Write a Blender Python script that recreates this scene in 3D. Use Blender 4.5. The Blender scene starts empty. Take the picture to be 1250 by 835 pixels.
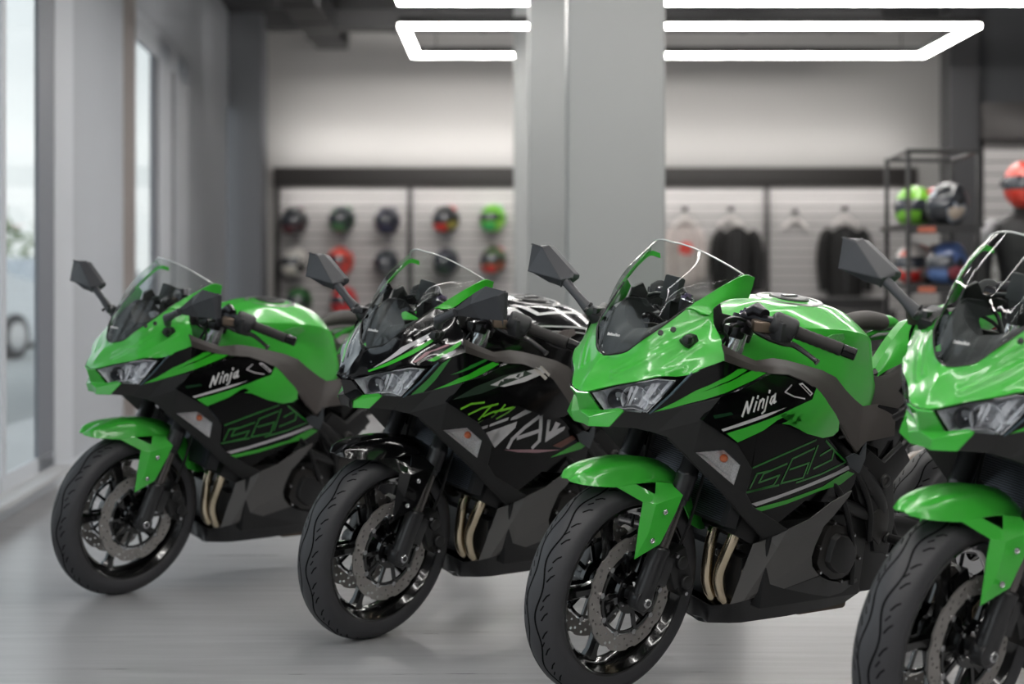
import bpy, bmesh, math, random
from mathutils import Vector, Matrix
from mathutils.bvhtree import BVHTree
R=math.radians; PI=math.pi
col=bpy.context.scene.collection
random.seed(4)
# ---------------------------------------------------------------- materials
def srgb(c):
    return tuple((x/255/12.92) if x/255<=.04045 else ((x/255+.055)/1.055)**2.4 for x in c)+(1,)
MATS={}
def mat(name,c,rough=.5,metal=0,coat=0,spec=.5,emit=None,es=1,noise=None,bump=None,coatr=.05):
    if name in MATS: return MATS[name]
    m=bpy.data.materials.new(name); m.use_nodes=True; n=m.node_tree.nodes; l=m.node_tree.links
    b=n['Principled BSDF']; b.inputs['Base Color'].default_value=srgb(c)
    b.inputs['Roughness'].default_value=rough; b.inputs['Metallic'].default_value=metal
    b.inputs['Coat Weight'].default_value=coat; b.inputs['Coat Roughness'].default_value=coatr
    b.inputs['Specular IOR Level'].default_value=spec
    if emit: b.inputs['Emission Color'].default_value=srgb(emit); b.inputs['Emission Strength'].default_value=es
    if noise:
        sc,amt=noise; tc=n.new('ShaderNodeTexCoord'); t=n.new('ShaderNodeTexNoise'); t.inputs['Scale'].default_value=sc; t.inputs['Detail'].default_value=5
        mr=n.new('ShaderNodeMapRange'); mr.inputs['To Min'].default_value=1-amt; mr.inputs['To Max'].default_value=1+amt
        mx=n.new('ShaderNodeMix'); mx.data_type='RGBA'; mx.blend_type='MULTIPLY'; mx.inputs['Factor'].default_value=1
        mx.inputs['A'].default_value=srgb(c)
        l.new(tc.outputs['Object'],t.inputs['Vector']); l.new(t.outputs['Fac'],mr.inputs['Value']); l.new(mr.outputs['Result'],mx.inputs['B']); l.new(mx.outputs['Result'],b.inputs['Base Color'])
    if bump:
        sc,st=bump; tc=n.new('ShaderNodeTexCoord'); t=n.new('ShaderNodeTexNoise'); t.inputs['Scale'].default_value=sc; t.inputs['Detail'].default_value=3
        bp=n.new('ShaderNodeBump'); bp.inputs['Strength'].default_value=st; bp.inputs['Distance'].default_value=.002
        l.new(tc.outputs['Object'],t.inputs['Vector']); l.new(t.outputs['Fac'],bp.inputs['Height']); l.new(bp.outputs['Normal'],b.inputs['Normal'])
    MATS[name]=m; return m
def glassmat(name,tint,gl=.7,rough=.02,ior=1.45):
    if name in MATS: return MATS[name]
    m=bpy.data.materials.new(name); m.use_nodes=True; n=m.node_tree.nodes; l=m.node_tree.links
    n.remove(n['Principled BSDF']); o=n['Material Output']
    t=n.new('ShaderNodeBsdfTransparent'); t.inputs['Color'].default_value=srgb(tint)
    g=n.new('ShaderNodeBsdfGlossy'); g.inputs['Roughness'].default_value=rough
    lw=n.new('ShaderNodeLayerWeight'); lw.inputs['Blend'].default_value=.5
    pw=n.new('ShaderNodeMath'); pw.operation='POWER'; l.new(lw.outputs['Facing'],pw.inputs[0]); pw.inputs[1].default_value=5
    f=n.new('ShaderNodeMath'); f.operation='MULTIPLY_ADD'; l.new(pw.outputs[0],f.inputs[0]); r0=((ior-1)/(ior+1))**2; f.inputs[1].default_value=gl*(1-r0); f.inputs[2].default_value=r0
    mx=n.new('ShaderNodeMixShader'); l.new(f.outputs[0],mx.inputs[0]); l.new(t.outputs[0],mx.inputs[1]); l.new(g.outputs[0],mx.inputs[2]); l.new(mx.outputs[0],o.inputs[0])
    MATS[name]=m; return m
green=mat('green_paint',(58,173,54),.34,coat=.75,coatr=.10)
black_gloss=mat('black_gloss',(7,7,8),.16,coat=.1,spec=.22)
black_paint=mat('black_paint',(8,8,9),.15,coat=.7,spec=.4)
matte=mat('matte_black_plastic',(34,34,34),.5,spec=.4,bump=(900,.12))
darkgrey=mat('dark_grey_panel',(88,86,85),.4,coat=.2)
trimgrey=mat('trim_grey',(58,53,51),.5,bump=(700,.1))
frameblk=mat('frame_black',(22,22,23),.38)
engblk=mat('engine_black',(25,25,26),.42,noise=(9,.3))
engcov=mat('engine_cover_grey',(48,46,45),.42)
rubber=mat('tyre_rubber',(54,54,57),.52,noise=(5,.15))
groove=mat('tyre_groove',(7,7,8),.9,spec=.1)
rimblk=mat('rim_black',(9,9,10),.16,coat=.7)
discm=mat('brake_steel',(172,168,164),.42,metal=.85)
steel=mat('steel',(190,190,192),.25,metal=1)
chrome=mat('chrome',(228,229,232),.16,metal=.8)
forkblk=mat('fork_black',(32,32,34),.33,coat=.2)
forktube=mat('fork_tube',(120,116,114),.25,metal=1)
exhaust=mat('exhaust_steel',(214,198,172),.2,metal=1)
mirrorblk=mat('mirror_black',(52,53,57),.42)
grip=mat('grip_rubber',(36,33,32),.7)
silverdec=mat('decal_silver',(190,187,190),.4,coat=.4)
whitedec=mat('decal_white',(200,200,200),.4,coat=.4)
greendec=mat('decal_green',(48,170,36),.35,coat=.5)
dimgreen=mat('decal_dark_green',(28,118,34),.35,coat=.5)
limedec=mat('decal_lime',(104,176,40),.4,coat=.4)
rustdec=mat('decal_rust',(96,50,36),.45,coat=.3)
pinkdec=mat('decal_mauve',(160,120,128),.4,coat=.4)
seatm=mat('seat_vinyl',(72,68,67),.62,bump=(500,.25))
dashm=mat('dash_plastic',(44,45,48),.55)
reflector=mat('lamp_reflector',(238,240,243),.2,metal=.2,bump=(60,.9))
lampdark=mat('lamp_bowl',(222,224,228),.32,metal=0,coat=.5,noise=(60,.6),bump=(70,1))
orange=mat('indicator_bulb',(205,105,60),.35)
screenm=glassmat('windscreen_acrylic',(228,232,230),rough=.01,ior=1.5)
lensm=glassmat('lamp_lens',(245,246,248),rough=.02,ior=1.45)
screenglint=mat('screen_edge_glint',(196,200,198),.2,coat=.5)  # pale tone paints the light caught along the acrylic rim
# ---------------------------------------------------------------- mesh helpers
def link(name,me,parent=None,**kw):
    o=bpy.data.objects.new(name,me); col.objects.link(o)
    if parent is not None: o.parent=parent
    for k,v in kw.items(): o[k]=v
    return o
def fin(bm,name,mats,parent=None,smooth=True,angle=35,bevel=0,seg=2,doubles=True,**kw):
    if doubles: bmesh.ops.remove_doubles(bm,verts=bm.verts,dist=1e-5)
    if bevel:
        es=[e for e in bm.edges if len(e.link_faces)==2 and e.calc_face_angle(0)>R(28)]
        bmesh.ops.bevel(bm,geom=es,offset=bevel,segments=seg,profile=.5,affect='EDGES',clamp_overlap=True)
    bmesh.ops.recalc_face_normals(bm,faces=bm.faces) if kw.pop('recalc',True) else None
    me=bpy.data.meshes.new(name); bm.to_mesh(me); bm.free()
    for m in (mats if isinstance(mats,(list,tuple)) else [mats]): me.materials.append(m)
    if smooth:
        for p in me.polygons: p.use_smooth=True
        try: me.set_sharp_from_angle(angle=R(angle))
        except Exception: pass
    return link(name,me,parent,**kw)
def B(): return bmesh.new()
def box(bm,c,s,rot=None,mi=0,taper=1.0):
    c=Vector(c); vs=[]
    for dz in (-.5,.5):
        for dx,dy in ((-.5,-.5),(.5,-.5),(.5,.5),(-.5,.5)):
            t=taper if dz>0 else 1
            v=Vector((dx*s[0]*t,dy*s[1]*t,dz*s[2]))
            if rot is not None: v=rot@v
            vs.append(bm.verts.new(c+v))
    for q in ((3,2,1,0),(4,5,6,7),(0,1,5,4),(1,2,6,5),(2,3,7,6),(3,0,4,7)):
        bm.faces.new([vs[i] for i in q]).material_index=mi
    return vs
def rotY(a): return Matrix.Rotation(a,3,'Y')
def cr(P,n):
    P=[Vector(p) for p in P]; m=len(P)-1; out=[]
    for k in range(n+1):
        t=k/n*m; i=min(int(t),m-1); u=t-i
        p0=P[i-1] if i>0 else 2*P[i]-P[i+1]; p1=P[i]; p2=P[i+1]; p3=P[i+2] if i+2<=m else 2*P[i+1]-P[i]
        out.append(.5*((2*p1)+(-p0+p2)*u+(2*p0-5*p1+4*p2-p3)*u*u+(-p0+3*p1-3*p2+p3)*u**3))
    return out
def lin(P,n):
    P=[Vector(p) for p in P]; m=len(P)-1; out=[]
    for k in range(n+1):
        t=k/n*m; i=min(int(t),m-1); u=t-i; out.append(P[i].lerp(P[i+1],u))
    return out
def grid(rows,nu,nv,fu=cr,fv=cr):
    Rr=[fu(r,nu) for r in rows]
    cols=[fv([Rr[k][j] for k in range(len(rows))],nv) for j in range(nu+1)]
    return [[cols[j][i] for j in range(nu+1)] for i in range(nv+1)]
def addgrid(bm,G,mi=0,closeu=False,side=1):
    V=[[bm.verts.new((p[0],p[1]*side,p[2])) for p in r] for r in G]
    n=len(V[0])
    for i in range(len(V)-1):
        for j in range(n if closeu else n-1):
            k=(j+1)%n
            try: bm.faces.new((V[i][j],V[i][k],V[i+1][k],V[i+1][j])).material_index=mi
            except ValueError: pass
    return V
def solid(bm,t):
    bmesh.ops.remove_doubles(bm,verts=bm.verts,dist=2e-5)
    bmesh.ops.recalc_face_normals(bm,faces=bm.faces)
    bmesh.ops.solidify(bm,geom=bm.faces[:],thickness=t)
def tube(bm,pts,r,seg=12,mi=0,smoothn=0,cap=True):
    P=cr(pts,smoothn) if smoothn else [Vector(p) for p in pts]
    n=len(P); rr=r if isinstance(r,(list,tuple)) else [r]*n
    if len(rr)!=n: rr=[rr[min(int(i/(n-1)*(len(rr)-1)),len(rr)-2)]*(1-((i/(n-1)*(len(rr)-1))-min(int(i/(n-1)*(len(rr)-1)),len(rr)-2)))+rr[min(int(i/(n-1)*(len(rr)-1)),len(rr)-2)+1]*((i/(n-1)*(len(rr)-1))-min(int(i/(n-1)*(len(rr)-1)),len(rr)-2)) for i in range(n)]
    up=None; rings=[]
    for i in range(n):
        d=(P[min(i+1,n-1)]-P[max(i-1,0)]).normalized()
        if up is None:
            up=Vector((0,0,1)) if abs(d.z)<.9 else Vector((1,0,0))
        a=d.cross(up).normalized(); b=a.cross(d).normalized(); up=b
        rings.append([bm.verts.new(P[i]+rr[i]*(a*math.cos(2*PI*k/seg)+b*math.sin(2*PI*k/seg))) for k in range(seg)])
    for i in range(n-1):
        for k in range(seg):
            bm.faces.new((rings[i][k],rings[i][(k+1)%seg],rings[i+1][(k+1)%seg],rings[i+1][k])).material_index=mi
    if cap:
        bm.faces.new(rings[0][::-1]).material_index=mi; bm.faces.new(rings[-1]).material_index=mi
def lathe(bm,prof,c,axis='Y',seg=48,mi=0,close=False,M=None):
    # prof = (a along axis, r); M overrides: columns = (e1,e2,axis)
    c=Vector(c)
    E={'Y':(Vector((1,0,0)),Vector((0,0,1)),Vector((0,1,0))),'Z':(Vector((1,0,0)),Vector((0,1,0)),Vector((0,0,1))),'X':(Vector((0,1,0)),Vector((0,0,1)),Vector((1,0,0)))}[axis] if M is None else M
    rings=[]
    for a,r in prof:
        if r<1e-6: rings.append([bm.verts.new(c+E[2]*a)])
        else: rings.append([bm.verts.new(c+E[2]*a+r*(E[0]*math.cos(2*PI*k/seg)+E[1]*math.sin(2*PI*k/seg))) for k in range(seg)])
    idx=list(range(len(rings)-1))+([len(rings)-1] if close else [])
    for i in idx:
        A=rings[i]; Bq=rings[(i+1)%len(rings)]
        for k in range(seg):
            k2=(k+1)%seg
            if len(A)==1 and len(Bq)==1: continue
            f=(A[0],Bq[k2],Bq[k]) if len(A)==1 else (A[k],A[k2],Bq[0]) if len(Bq)==1 else (A[k],A[k2],Bq[k2],Bq[k])
            bm.faces.new(f).material_index=mi
def dirframe(d):
    d=Vector(d).normalized(); up=Vector((0,0,1)) if abs(d.z)<.9 else Vector((1,0,0)); a=d.cross(up).normalized(); return (a,a.cross(d).normalized(),d)
def prism(bm,poly,y0,y1,mi=0,inset=0):
    # poly in (x,z), extruded along y; y1 face may be inset
    n=len(poly); cx=sum(p[0] for p in poly)/n; cz=sum(p[1] for p in poly)/n
    A=[bm.verts.new((x,y0,z)) for x,z in poly]
    C=[bm.verts.new((cx+(x-cx)*(1-inset),y1,cz+(z-cz)*(1-inset))) for x,z in poly]
    bm.faces.new(A).material_index=mi; bm.faces.new(C).material_index=mi
    for i in range(n): bm.faces.new((A[i],A[(i+1)%n],C[(i+1)%n],C[i])).material_index=mi
def faceset(bm,V,F,mi=0,side=1):
    vs=[bm.verts.new((p[0],p[1]*side,p[2])) for p in V]
    for f in F: bm.faces.new([vs[i] for i in f]).material_index=mi
    return vs
# analytic fairing surfaces: lateral half width as a function of (x, z)
def Yb(x,z): return .264-.35*(x+.26)**2-1.2*(z-.78)**2
def Yl(x,z): return .238-.17*(.74-z)-.1*(x+.3)**2
def Ys(x,z):
    a=.126+1.05*(.073-x)+.25*(z-.80); b=.268; k=.02
    return -k*math.log(math.exp(-a/k)+math.exp(-b/k))
def surfpoly(bm,poly,Y,off=0.,mi=0,side=1,step=.02,thick=0):
    # a polygon given in side view (x,z), draped over the surface y=Y(x,z)
    t=bmesh.new(); vs=[t.verts.new((x,0,z)) for x,z in poly]; f=t.faces.new(vs)
    bmesh.ops.triangulate(t,faces=[f])
    xs=[p[0] for p in poly]; zs=[p[1] for p in poly]
    k=math.floor(min(xs)/step)+1
    while k*step<max(xs):
        bmesh.ops.bisect_plane(t,geom=t.verts[:]+t.edges[:]+t.faces[:],plane_co=(k*step,0,0),plane_no=(1,0,0)); k+=1
    k=math.floor(min(zs)/step)+1
    while k*step<max(zs):
        bmesh.ops.bisect_plane(t,geom=t.verts[:]+t.edges[:]+t.faces[:],plane_co=(0,0,k*step),plane_no=(0,0,1)); k+=1
    t.verts.ensure_lookup_table(); t.verts.index_update()
    V={v:(v.co.x,(Y(v.co.x,v.co.z)+off)*side,v.co.z) for v in t.verts}
    nv={v:bm.verts.new(V[v]) for v in t.verts}
    fl=[list(f.verts) for f in t.faces]
    out=[]
    for fv in fl:
        q=[nv[v] for v in fv]
        nn=(q[1].co-q[0].co).cross(q[2].co-q[0].co)
        if nn.y*side<0: q=q[::-1]
        g=bm.faces.new(q); g.material_index=mi; out.append(g)
    if thick:
        inner={v:bm.verts.new((V[v][0],V[v][1]-thick*side,V[v][2])) for v in t.verts}
        for fv in fl:
            bm.faces.new([inner[v] for v in fv]).material_index=mi
        for e in t.edges:
            if len(e.link_faces)==1:
                a,b=e.verts; bm.faces.new((nv[a],nv[b],inner[b],inner[a])).material_index=mi
    t.free(); return out
def ribbon(pts,w):
    # 2D polyline -> list of quads
    out=[]
    for i in range(len(pts)-1):
        a=Vector(pts[i]); b=Vector(pts[i+1]); d=(b-a)
        if d.length<1e-6: continue
        d.normalize(); n=Vector((-d.y,d.x))*w/2; e=d*w*.35
        out.append([tuple(a-e+n),tuple(b+e+n),tuple(b+e-n),tuple(a-e-n)])
    return out
def stroke(bm,pts,w,Y,off,mi,side=1):
    for q in ribbon(pts,w): surfpoly(bm,q,Y,off,mi,side,step=.05)
def uvpoly(bm,G,poly,off,mi,side=1,step=.04):
    # polygon in loft parameters (u,v), draped over the loft grid G and lifted along its normal
    nv=len(G)-1; nu=len(G[0])-1
    def ev(u,v):
        u=min(max(u,0),1)*nu; v=min(max(v,0),1)*nv; j=min(int(u),nu-1); i=min(int(v),nv-1); a=u-j; b=v-i
        return (G[i][j]*(1-a)+G[i][j+1]*a)*(1-b)+(G[i+1][j]*(1-a)+G[i+1][j+1]*a)*b
    t=bmesh.new(); f=t.faces.new([t.verts.new((u,v,0)) for u,v in poly]); bmesh.ops.triangulate(t,faces=[f])
    for ax,no in ((0,(1,0,0)),(1,(0,1,0))):
        k=1
        while k*step<1:
            bmesh.ops.bisect_plane(t,geom=t.verts[:]+t.edges[:]+t.faces[:],plane_co=(k*step,k*step,0),plane_no=no); k+=1
    mp={}
    for v in t.verts:
        u,w=v.co.x,v.co.y; p=ev(u,w); e=.01
        n=(ev(u+e,w)-ev(u-e,w)).cross(ev(u,w+e)-ev(u,w-e))
        if n.length>0: n.normalize()
        if n.y<0: n=-n
        q=p+n*off; mp[v]=bm.verts.new((q.x,q.y*side,q.z))
    for f in t.faces: bm.faces.new([mp[v] for v in f.verts]).material_index=mi
    t.free()
# ---------------------------------------------------------------- motorcycle (bike frame: x forward, y to its left, z up, origin under the front axle)
COWL_ROWS=[
 [(0.1267,0,0.9062),(0.1238,0.03,0.9137),(0.1059,0.06,0.9281),(0.0813,0.09,0.9662),(0.0395,0.11,1.0038),(-0.0089,0.128,1.0472),(-0.0443,0.145,1.0752),(-0.0762,0.158,1.0566)],
 [(0.1507,0,0.8859),(0.1369,0.028,0.8875),(0.1145,0.068,0.904),(0.0858,0.107,0.9346),(0.0387,0.132,0.9617),(-0.0111,0.154,0.9902),(-0.0489,0.17,1.0094),(-0.0724,0.172,1.0178)],
 [(0.1732,0,0.8573),(0.1568,0.028,0.8589),(0.1302,0.075,0.879),(0.0985,0.118,0.9022),(0.0607,0.154,0.9235),(0.0201,0.184,0.9434),(-0.0163,0.207,0.9619),(-0.057,0.218,0.9902)],
 [(0.1933,0,0.8188),(0.1895,0.033,0.8268),(0.148,0.082,0.8511),(0.1173,0.128,0.8709),(0.0823,0.163,0.889),(0.0418,0.187,0.8921),(0.0142,0.214,0.907),(-0.0459,0.252,0.9443)],
]
HORN=[[(-0.0089,0.128,1.0472),(-0.0252,0.135,1.0609),(-0.0574,0.147,1.0859),(-0.1029,0.162,1.1176),(-0.1485,0.178,1.1447),(-0.1864,0.176,1.1389)],
      [(-0.0225,0.14,1.0495),(-0.0458,0.15,1.0553),(-0.0672,0.158,1.0671),(-0.1073,0.167,1.0977),(-0.1507,0.172,1.1173),(-0.1885,0.17,1.1126)],
      [(-0.036,0.16,1.0408),(-0.0593,0.165,1.0415),(-0.0722,0.162,1.0574),(-0.1012,0.168,1.0781),(-0.1377,0.168,1.0831),(-0.1864,0.164,1.083)]]
def _st():
    a=Vector((-0.0627,0,1.1958)); b=Vector((-0.1505,0.176,1.1444)); out=[]
    for y in (0,.03,.06,.09,.115,.138,.158,.176):
        q=(y/.176)**2; out.append(Vector((a.x+(b.x-a.x)*q+.25*y*(.176-y),y,a.z+(b.z-a.z)*q+.55*y*(.176-y))))
    return out
SCREEN_TOP=_st()
def axis_fork(z,side): return Vector((-.012-.333*(z-.295)+(0.02 if side<0 else 0),.102*side,z))
AX=Vector((0,0,.293))
def dup_tree(o,parent=None):
    c=o.copy(); col.objects.link(c)
    if parent is not None: c.parent=parent
    for ch in list(o.children): dup_tree(ch,c)
    return c
def wheel(name,root,cx,rt,wt,rr,steer,front=True):
    # rim with five spokes, tyre, discs. built about its own centre
    bm=B(); h=wt/2
    prof=[(-h*.88,rr),(-h*.9,rr-.006),(-h*.78,rr-.010),(-h*.6,rr-.022),(-h*.2,rr-.034),(h*.2,rr-.034),(h*.6,rr-.022),(h*.78,rr-.010),(h*.9,rr-.006),(h*.88,rr),(h*.8,rr+.002),(h*.5,rr-.01),(-h*.5,rr-.01),(-h*.8,rr+.002)]
    lathe(bm,prof,(0,0,0),seg=72,close=True)
    lathe(bm,[(-.045,.0),(-.045,.03),(-.03,.034),(-.02,.05),(.02,.05),(.03,.034),(.045,.03),(.045,.0)],(0,0,0),seg=32)
    for k in range(5):
        a=2*PI*k/5; M=Matrix.Rotation(-a,3,'Y')
        ri,ro=.035,rr-.026
        st=[(ri,.034,.026),(ri+.05,.022,.018),((ri+ro)/2,.015,.014),(ro-.03,.017,.015),(ro,.03,.018)]
        prev=None
        for r_,w_,d_ in st:
            ring=[bm.verts.new(M@Vector((r_,y,z))) for y,z in ((-d_,-w_*.5),(-d_*.4,-w_),(d_*.4,-w_),(d_,-w_*.5),(d_,w_*.5),(d_*.4,w_),(-d_*.4,w_),(-d_,w_*.5))]
            if prev:
                for i in range(8): bm.faces.new((prev[i],prev[(i+1)%8],ring[(i+1)%8],ring[i]))
            prev=ring
    w=fin(bm,name,rimblk,root,angle=40)
    w.location=(cx,0,rt); w.rotation_euler=(0,0,steer)
    # tyre
    bm=B(); rc=rt
    prof=[(-h*.8,rr-.004),(-h*.93,rr+.004),(-h*1.02,rr+.018),(-h*1.0,rr+.032),(-h*.86,rc-.020),(-h*.62,rc-.0095),(-h*.34,rc-.003),(0,rc),(h*.34,rc-.003),(h*.62,rc-.0095),(h*.86,rc-.020),(h*1.0,rr+.032),(h*1.02,rr+.018),(h*.93,rr+.004),(h*.8,rr-.004),(0,rr-.006)]
    P=cr([Vector((a,r,0)) for a,r in prof[:15]],56); lathe(bm,[(p.x,p.y) for p in P]+[(0,rr-.006)],(0,0,0),seg=120,close=True)
    tread=cr([Vector((a,r,0)) for a,r in prof[4:11]],80)
    def trd(s):
        s=max(-.999,min(.999,s)); u=(s+1)/2*80; i=min(int(u),79); q=tread[i].lerp(tread[i+1],u-i); return q.x,q.y+.0004
    def gs(pts,w_):
        for (t0,s0),(t1,s1) in zip(pts[:-1],pts[1:]):
            L=math.hypot((t1-t0)*rt,(s1-s0)*h); nx,ns=-(s1-s0)*h/L,(t1-t0)*rt/L
            q=[]
            for t,s,sg in ((t0,s0,1),(t1,s1,1),(t1,s1,-1),(t0,s0,-1)):
                tt=t+sg*nx*w_/2/rt; ss=s+sg*ns*w_/2/h; y,r_=trd(ss); q.append(bm.verts.new((r_*math.cos(tt),y,r_*math.sin(tt))))
            bm.faces.new(q).material_index=1
    for sg in (-1,1):
        N=192
        gs([(2*PI*i/N,sg*(.30+.12*math.sin(2*PI*i/N*12+(0 if sg>0 else 1.4)))) for i in range(N+1)],.0048)
        for k in range(36):
            t=2*PI*k/36
            gs([(t+.02,sg*.52),(t+.075,sg*.68),(t+.10,sg*.84)],.0042)
            if k%2: gs([(t+.11,sg*.44),(t+.16,sg*.60)],.0036)
    fin(bm,'tyre',[rubber,groove],w,angle=50,doubles=False,recalc=False)
    # discs
    for sg in ((1,-1) if front else (1,)):
        R0=.155 if front else .11; Ri=R0-.042; yy=.062*sg
        bm=B(); N=120; rad=[Ri,Ri+.008,Ri+.014,Ri+.022,Ri+.028,Ri+.035,R0]
        def ro(r,k):
            if r==R0: return R0-.004*(1 if math.sin(2*PI*k/N*10)>.55 else 0)
            if r==Ri: return Ri+.004*(1 if math.sin(2*PI*k/N*10+2)>.6 else 0)
            return r
        V=[[[bm.verts.new((ro(r,k)*math.cos(2*PI*k/N),yy+d,ro(r,k)*math.sin(2*PI*k/N))) for k in range(N)] for r in rad] for d in (-.0025,.0025)]
        hole=lambda i,k: (i==1 and k%6==0) or (i==3 and k%6 in (2,)) or (i==4 and k%6==4)
        nr=len(rad)-1
        for i in range(nr):
            for k in range(N):
                k2=(k+1)%N
                if hole(i,k):
                    q=[(i,k),(i,k2),(i+1,k2),(i+1,k)]
                    for a in range(4):
                        A=q[a];C=q[(a+1)%4]; bm.faces.new((V[0][A[0]][A[1]],V[0][C[0]][C[1]],V[1][C[0]][C[1]],V[1][A[0]][A[1]]))
                    continue
                for d in (0,1): bm.faces.new((V[d][i][k],V[d][i][k2],V[d][i+1][k2],V[d][i+1][k]))
        for i in (0,nr):
            for k in range(N): bm.faces.new((V[0][i][k],V[0][i][(k+1)%N],V[1][i][(k+1)%N],V[1][i][k]))
        # carrier
        lathe(bm,[(yy-.006,.03),(yy-.006,.055),(yy+.006,.055),(yy+.006,.03)],(0,0,0),seg=40,mi=1,close=True)
        lathe(bm,[(yy-.003,Ri-.012),(yy-.003,Ri-.004),(yy+.003,Ri-.004),(yy+.003,Ri-.012)],(0,0,0),seg=60,mi=1,close=True)
        for k in range(10):
            a=2*PI*k/10; M=Matrix.Rotation(-a,3,'Y')
            box(bm,M@Vector(((.05+Ri)/2,yy,0)),((Ri-.05),.007,.011),M,1)
            lathe(bm,[(yy-.006,0),(yy-.006,.0075),(yy+.006,.0075),(yy+.006,0)],M@Vector((Ri-.002,0,.008)),seg=12,mi=2)
        for k in range(5):
            M=Matrix.Rotation(-2*PI*(k+.5)/5,3,'Y')
            lathe(bm,[(yy,.0),(yy,.007),(yy+.010*sg,.006),(yy+.010*sg,0)],M@Vector((.042,0,0)),seg=8,mi=2)
        fin(bm,'brake_disc',[discm,rimblk,steel],w,smooth=False)
    bm=B(); lathe(bm,[(-.085,.018),(.085,.018),(.085,.011),(-.085,.011)],(0,0,0),seg=16,close=True); fin(bm,'axle_spacer',frameblk,w)
    return w
def both(fn):
    for s in (1,-1): fn(s)
def cowl_grid(amp):
    nu,nv=112,60
    G=grid(COWL_ROWS,nu,nv); K=grid(COWL_ROWS,nu,nv,fv=lin)
    G=[[G[i][j].lerp(K[i][j],.4) for j in range(nu+1)] for i in range(nv+1)]
    O=[[p.copy() for p in r] for r in G]
    for it in range(70):     # relax the skin between its fixed edges
        for i in range(1,nv):
            for j in range(0,nu):
                if j==0: q=(G[i-1][0]+G[i+1][0])*.5; q.y=0; G[i][0]=q
                else: G[i][j]=(G[i-1][j]+G[i+1][j]+G[i][j-1]+G[i][j+1])*.25
    # pressed crease lines
    CR=[[(0.1375,0.052,0.8804),(0.0994,0.098,0.933),(0.0469,0.122,0.9825)],[(0.1439,0.062,0.8662),(0.0848,0.115,0.9177),(0.0079,0.152,0.9652)],[(0.0898,0.135,0.8892),(0.0571,0.152,0.9126),(-0.0166,0.19,0.9727)],[(0.0548,0.17,0.899),(0.0036,0.19,0.9277),(-0.06,0.225,0.9668)],[(0.1647,0.006,0.8918),(0.1859,0.008,0.8616),(0.1999,0.008,0.8308)]]
    L=[cr(c_,24) for c_ in CR]
    D={}
    for i in range(1,nv):
        for j in range(0,nu):
            p=G[i][j]; best=0
            for c_ in L:
                d=min((p-q).length for q in c_)
                if d<.03: best=max(best,math.exp(-(d/.0065)**2))
            if best>.01: D[i,j]=best
    N={}
    for (i,j),w_ in D.items():
        n_=(G[i][min(j+1,nu)]-G[i][max(j-1,0)]).cross(G[min(i+1,nv)][j]-G[max(i-1,0)][j])
        if n_.length>0:
            n_.normalize()
            if n_.x*.7+n_.y*.7+n_.z*.2<0: n_=-n_
            N[i,j]=n_*w_*amp
    for k_,d in N.items():
        q=G[k_[0]][k_[1]]+d
        if k_[1]==0: q.y=0
        G[k_[0]][k_[1]]=q
    return G
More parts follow.
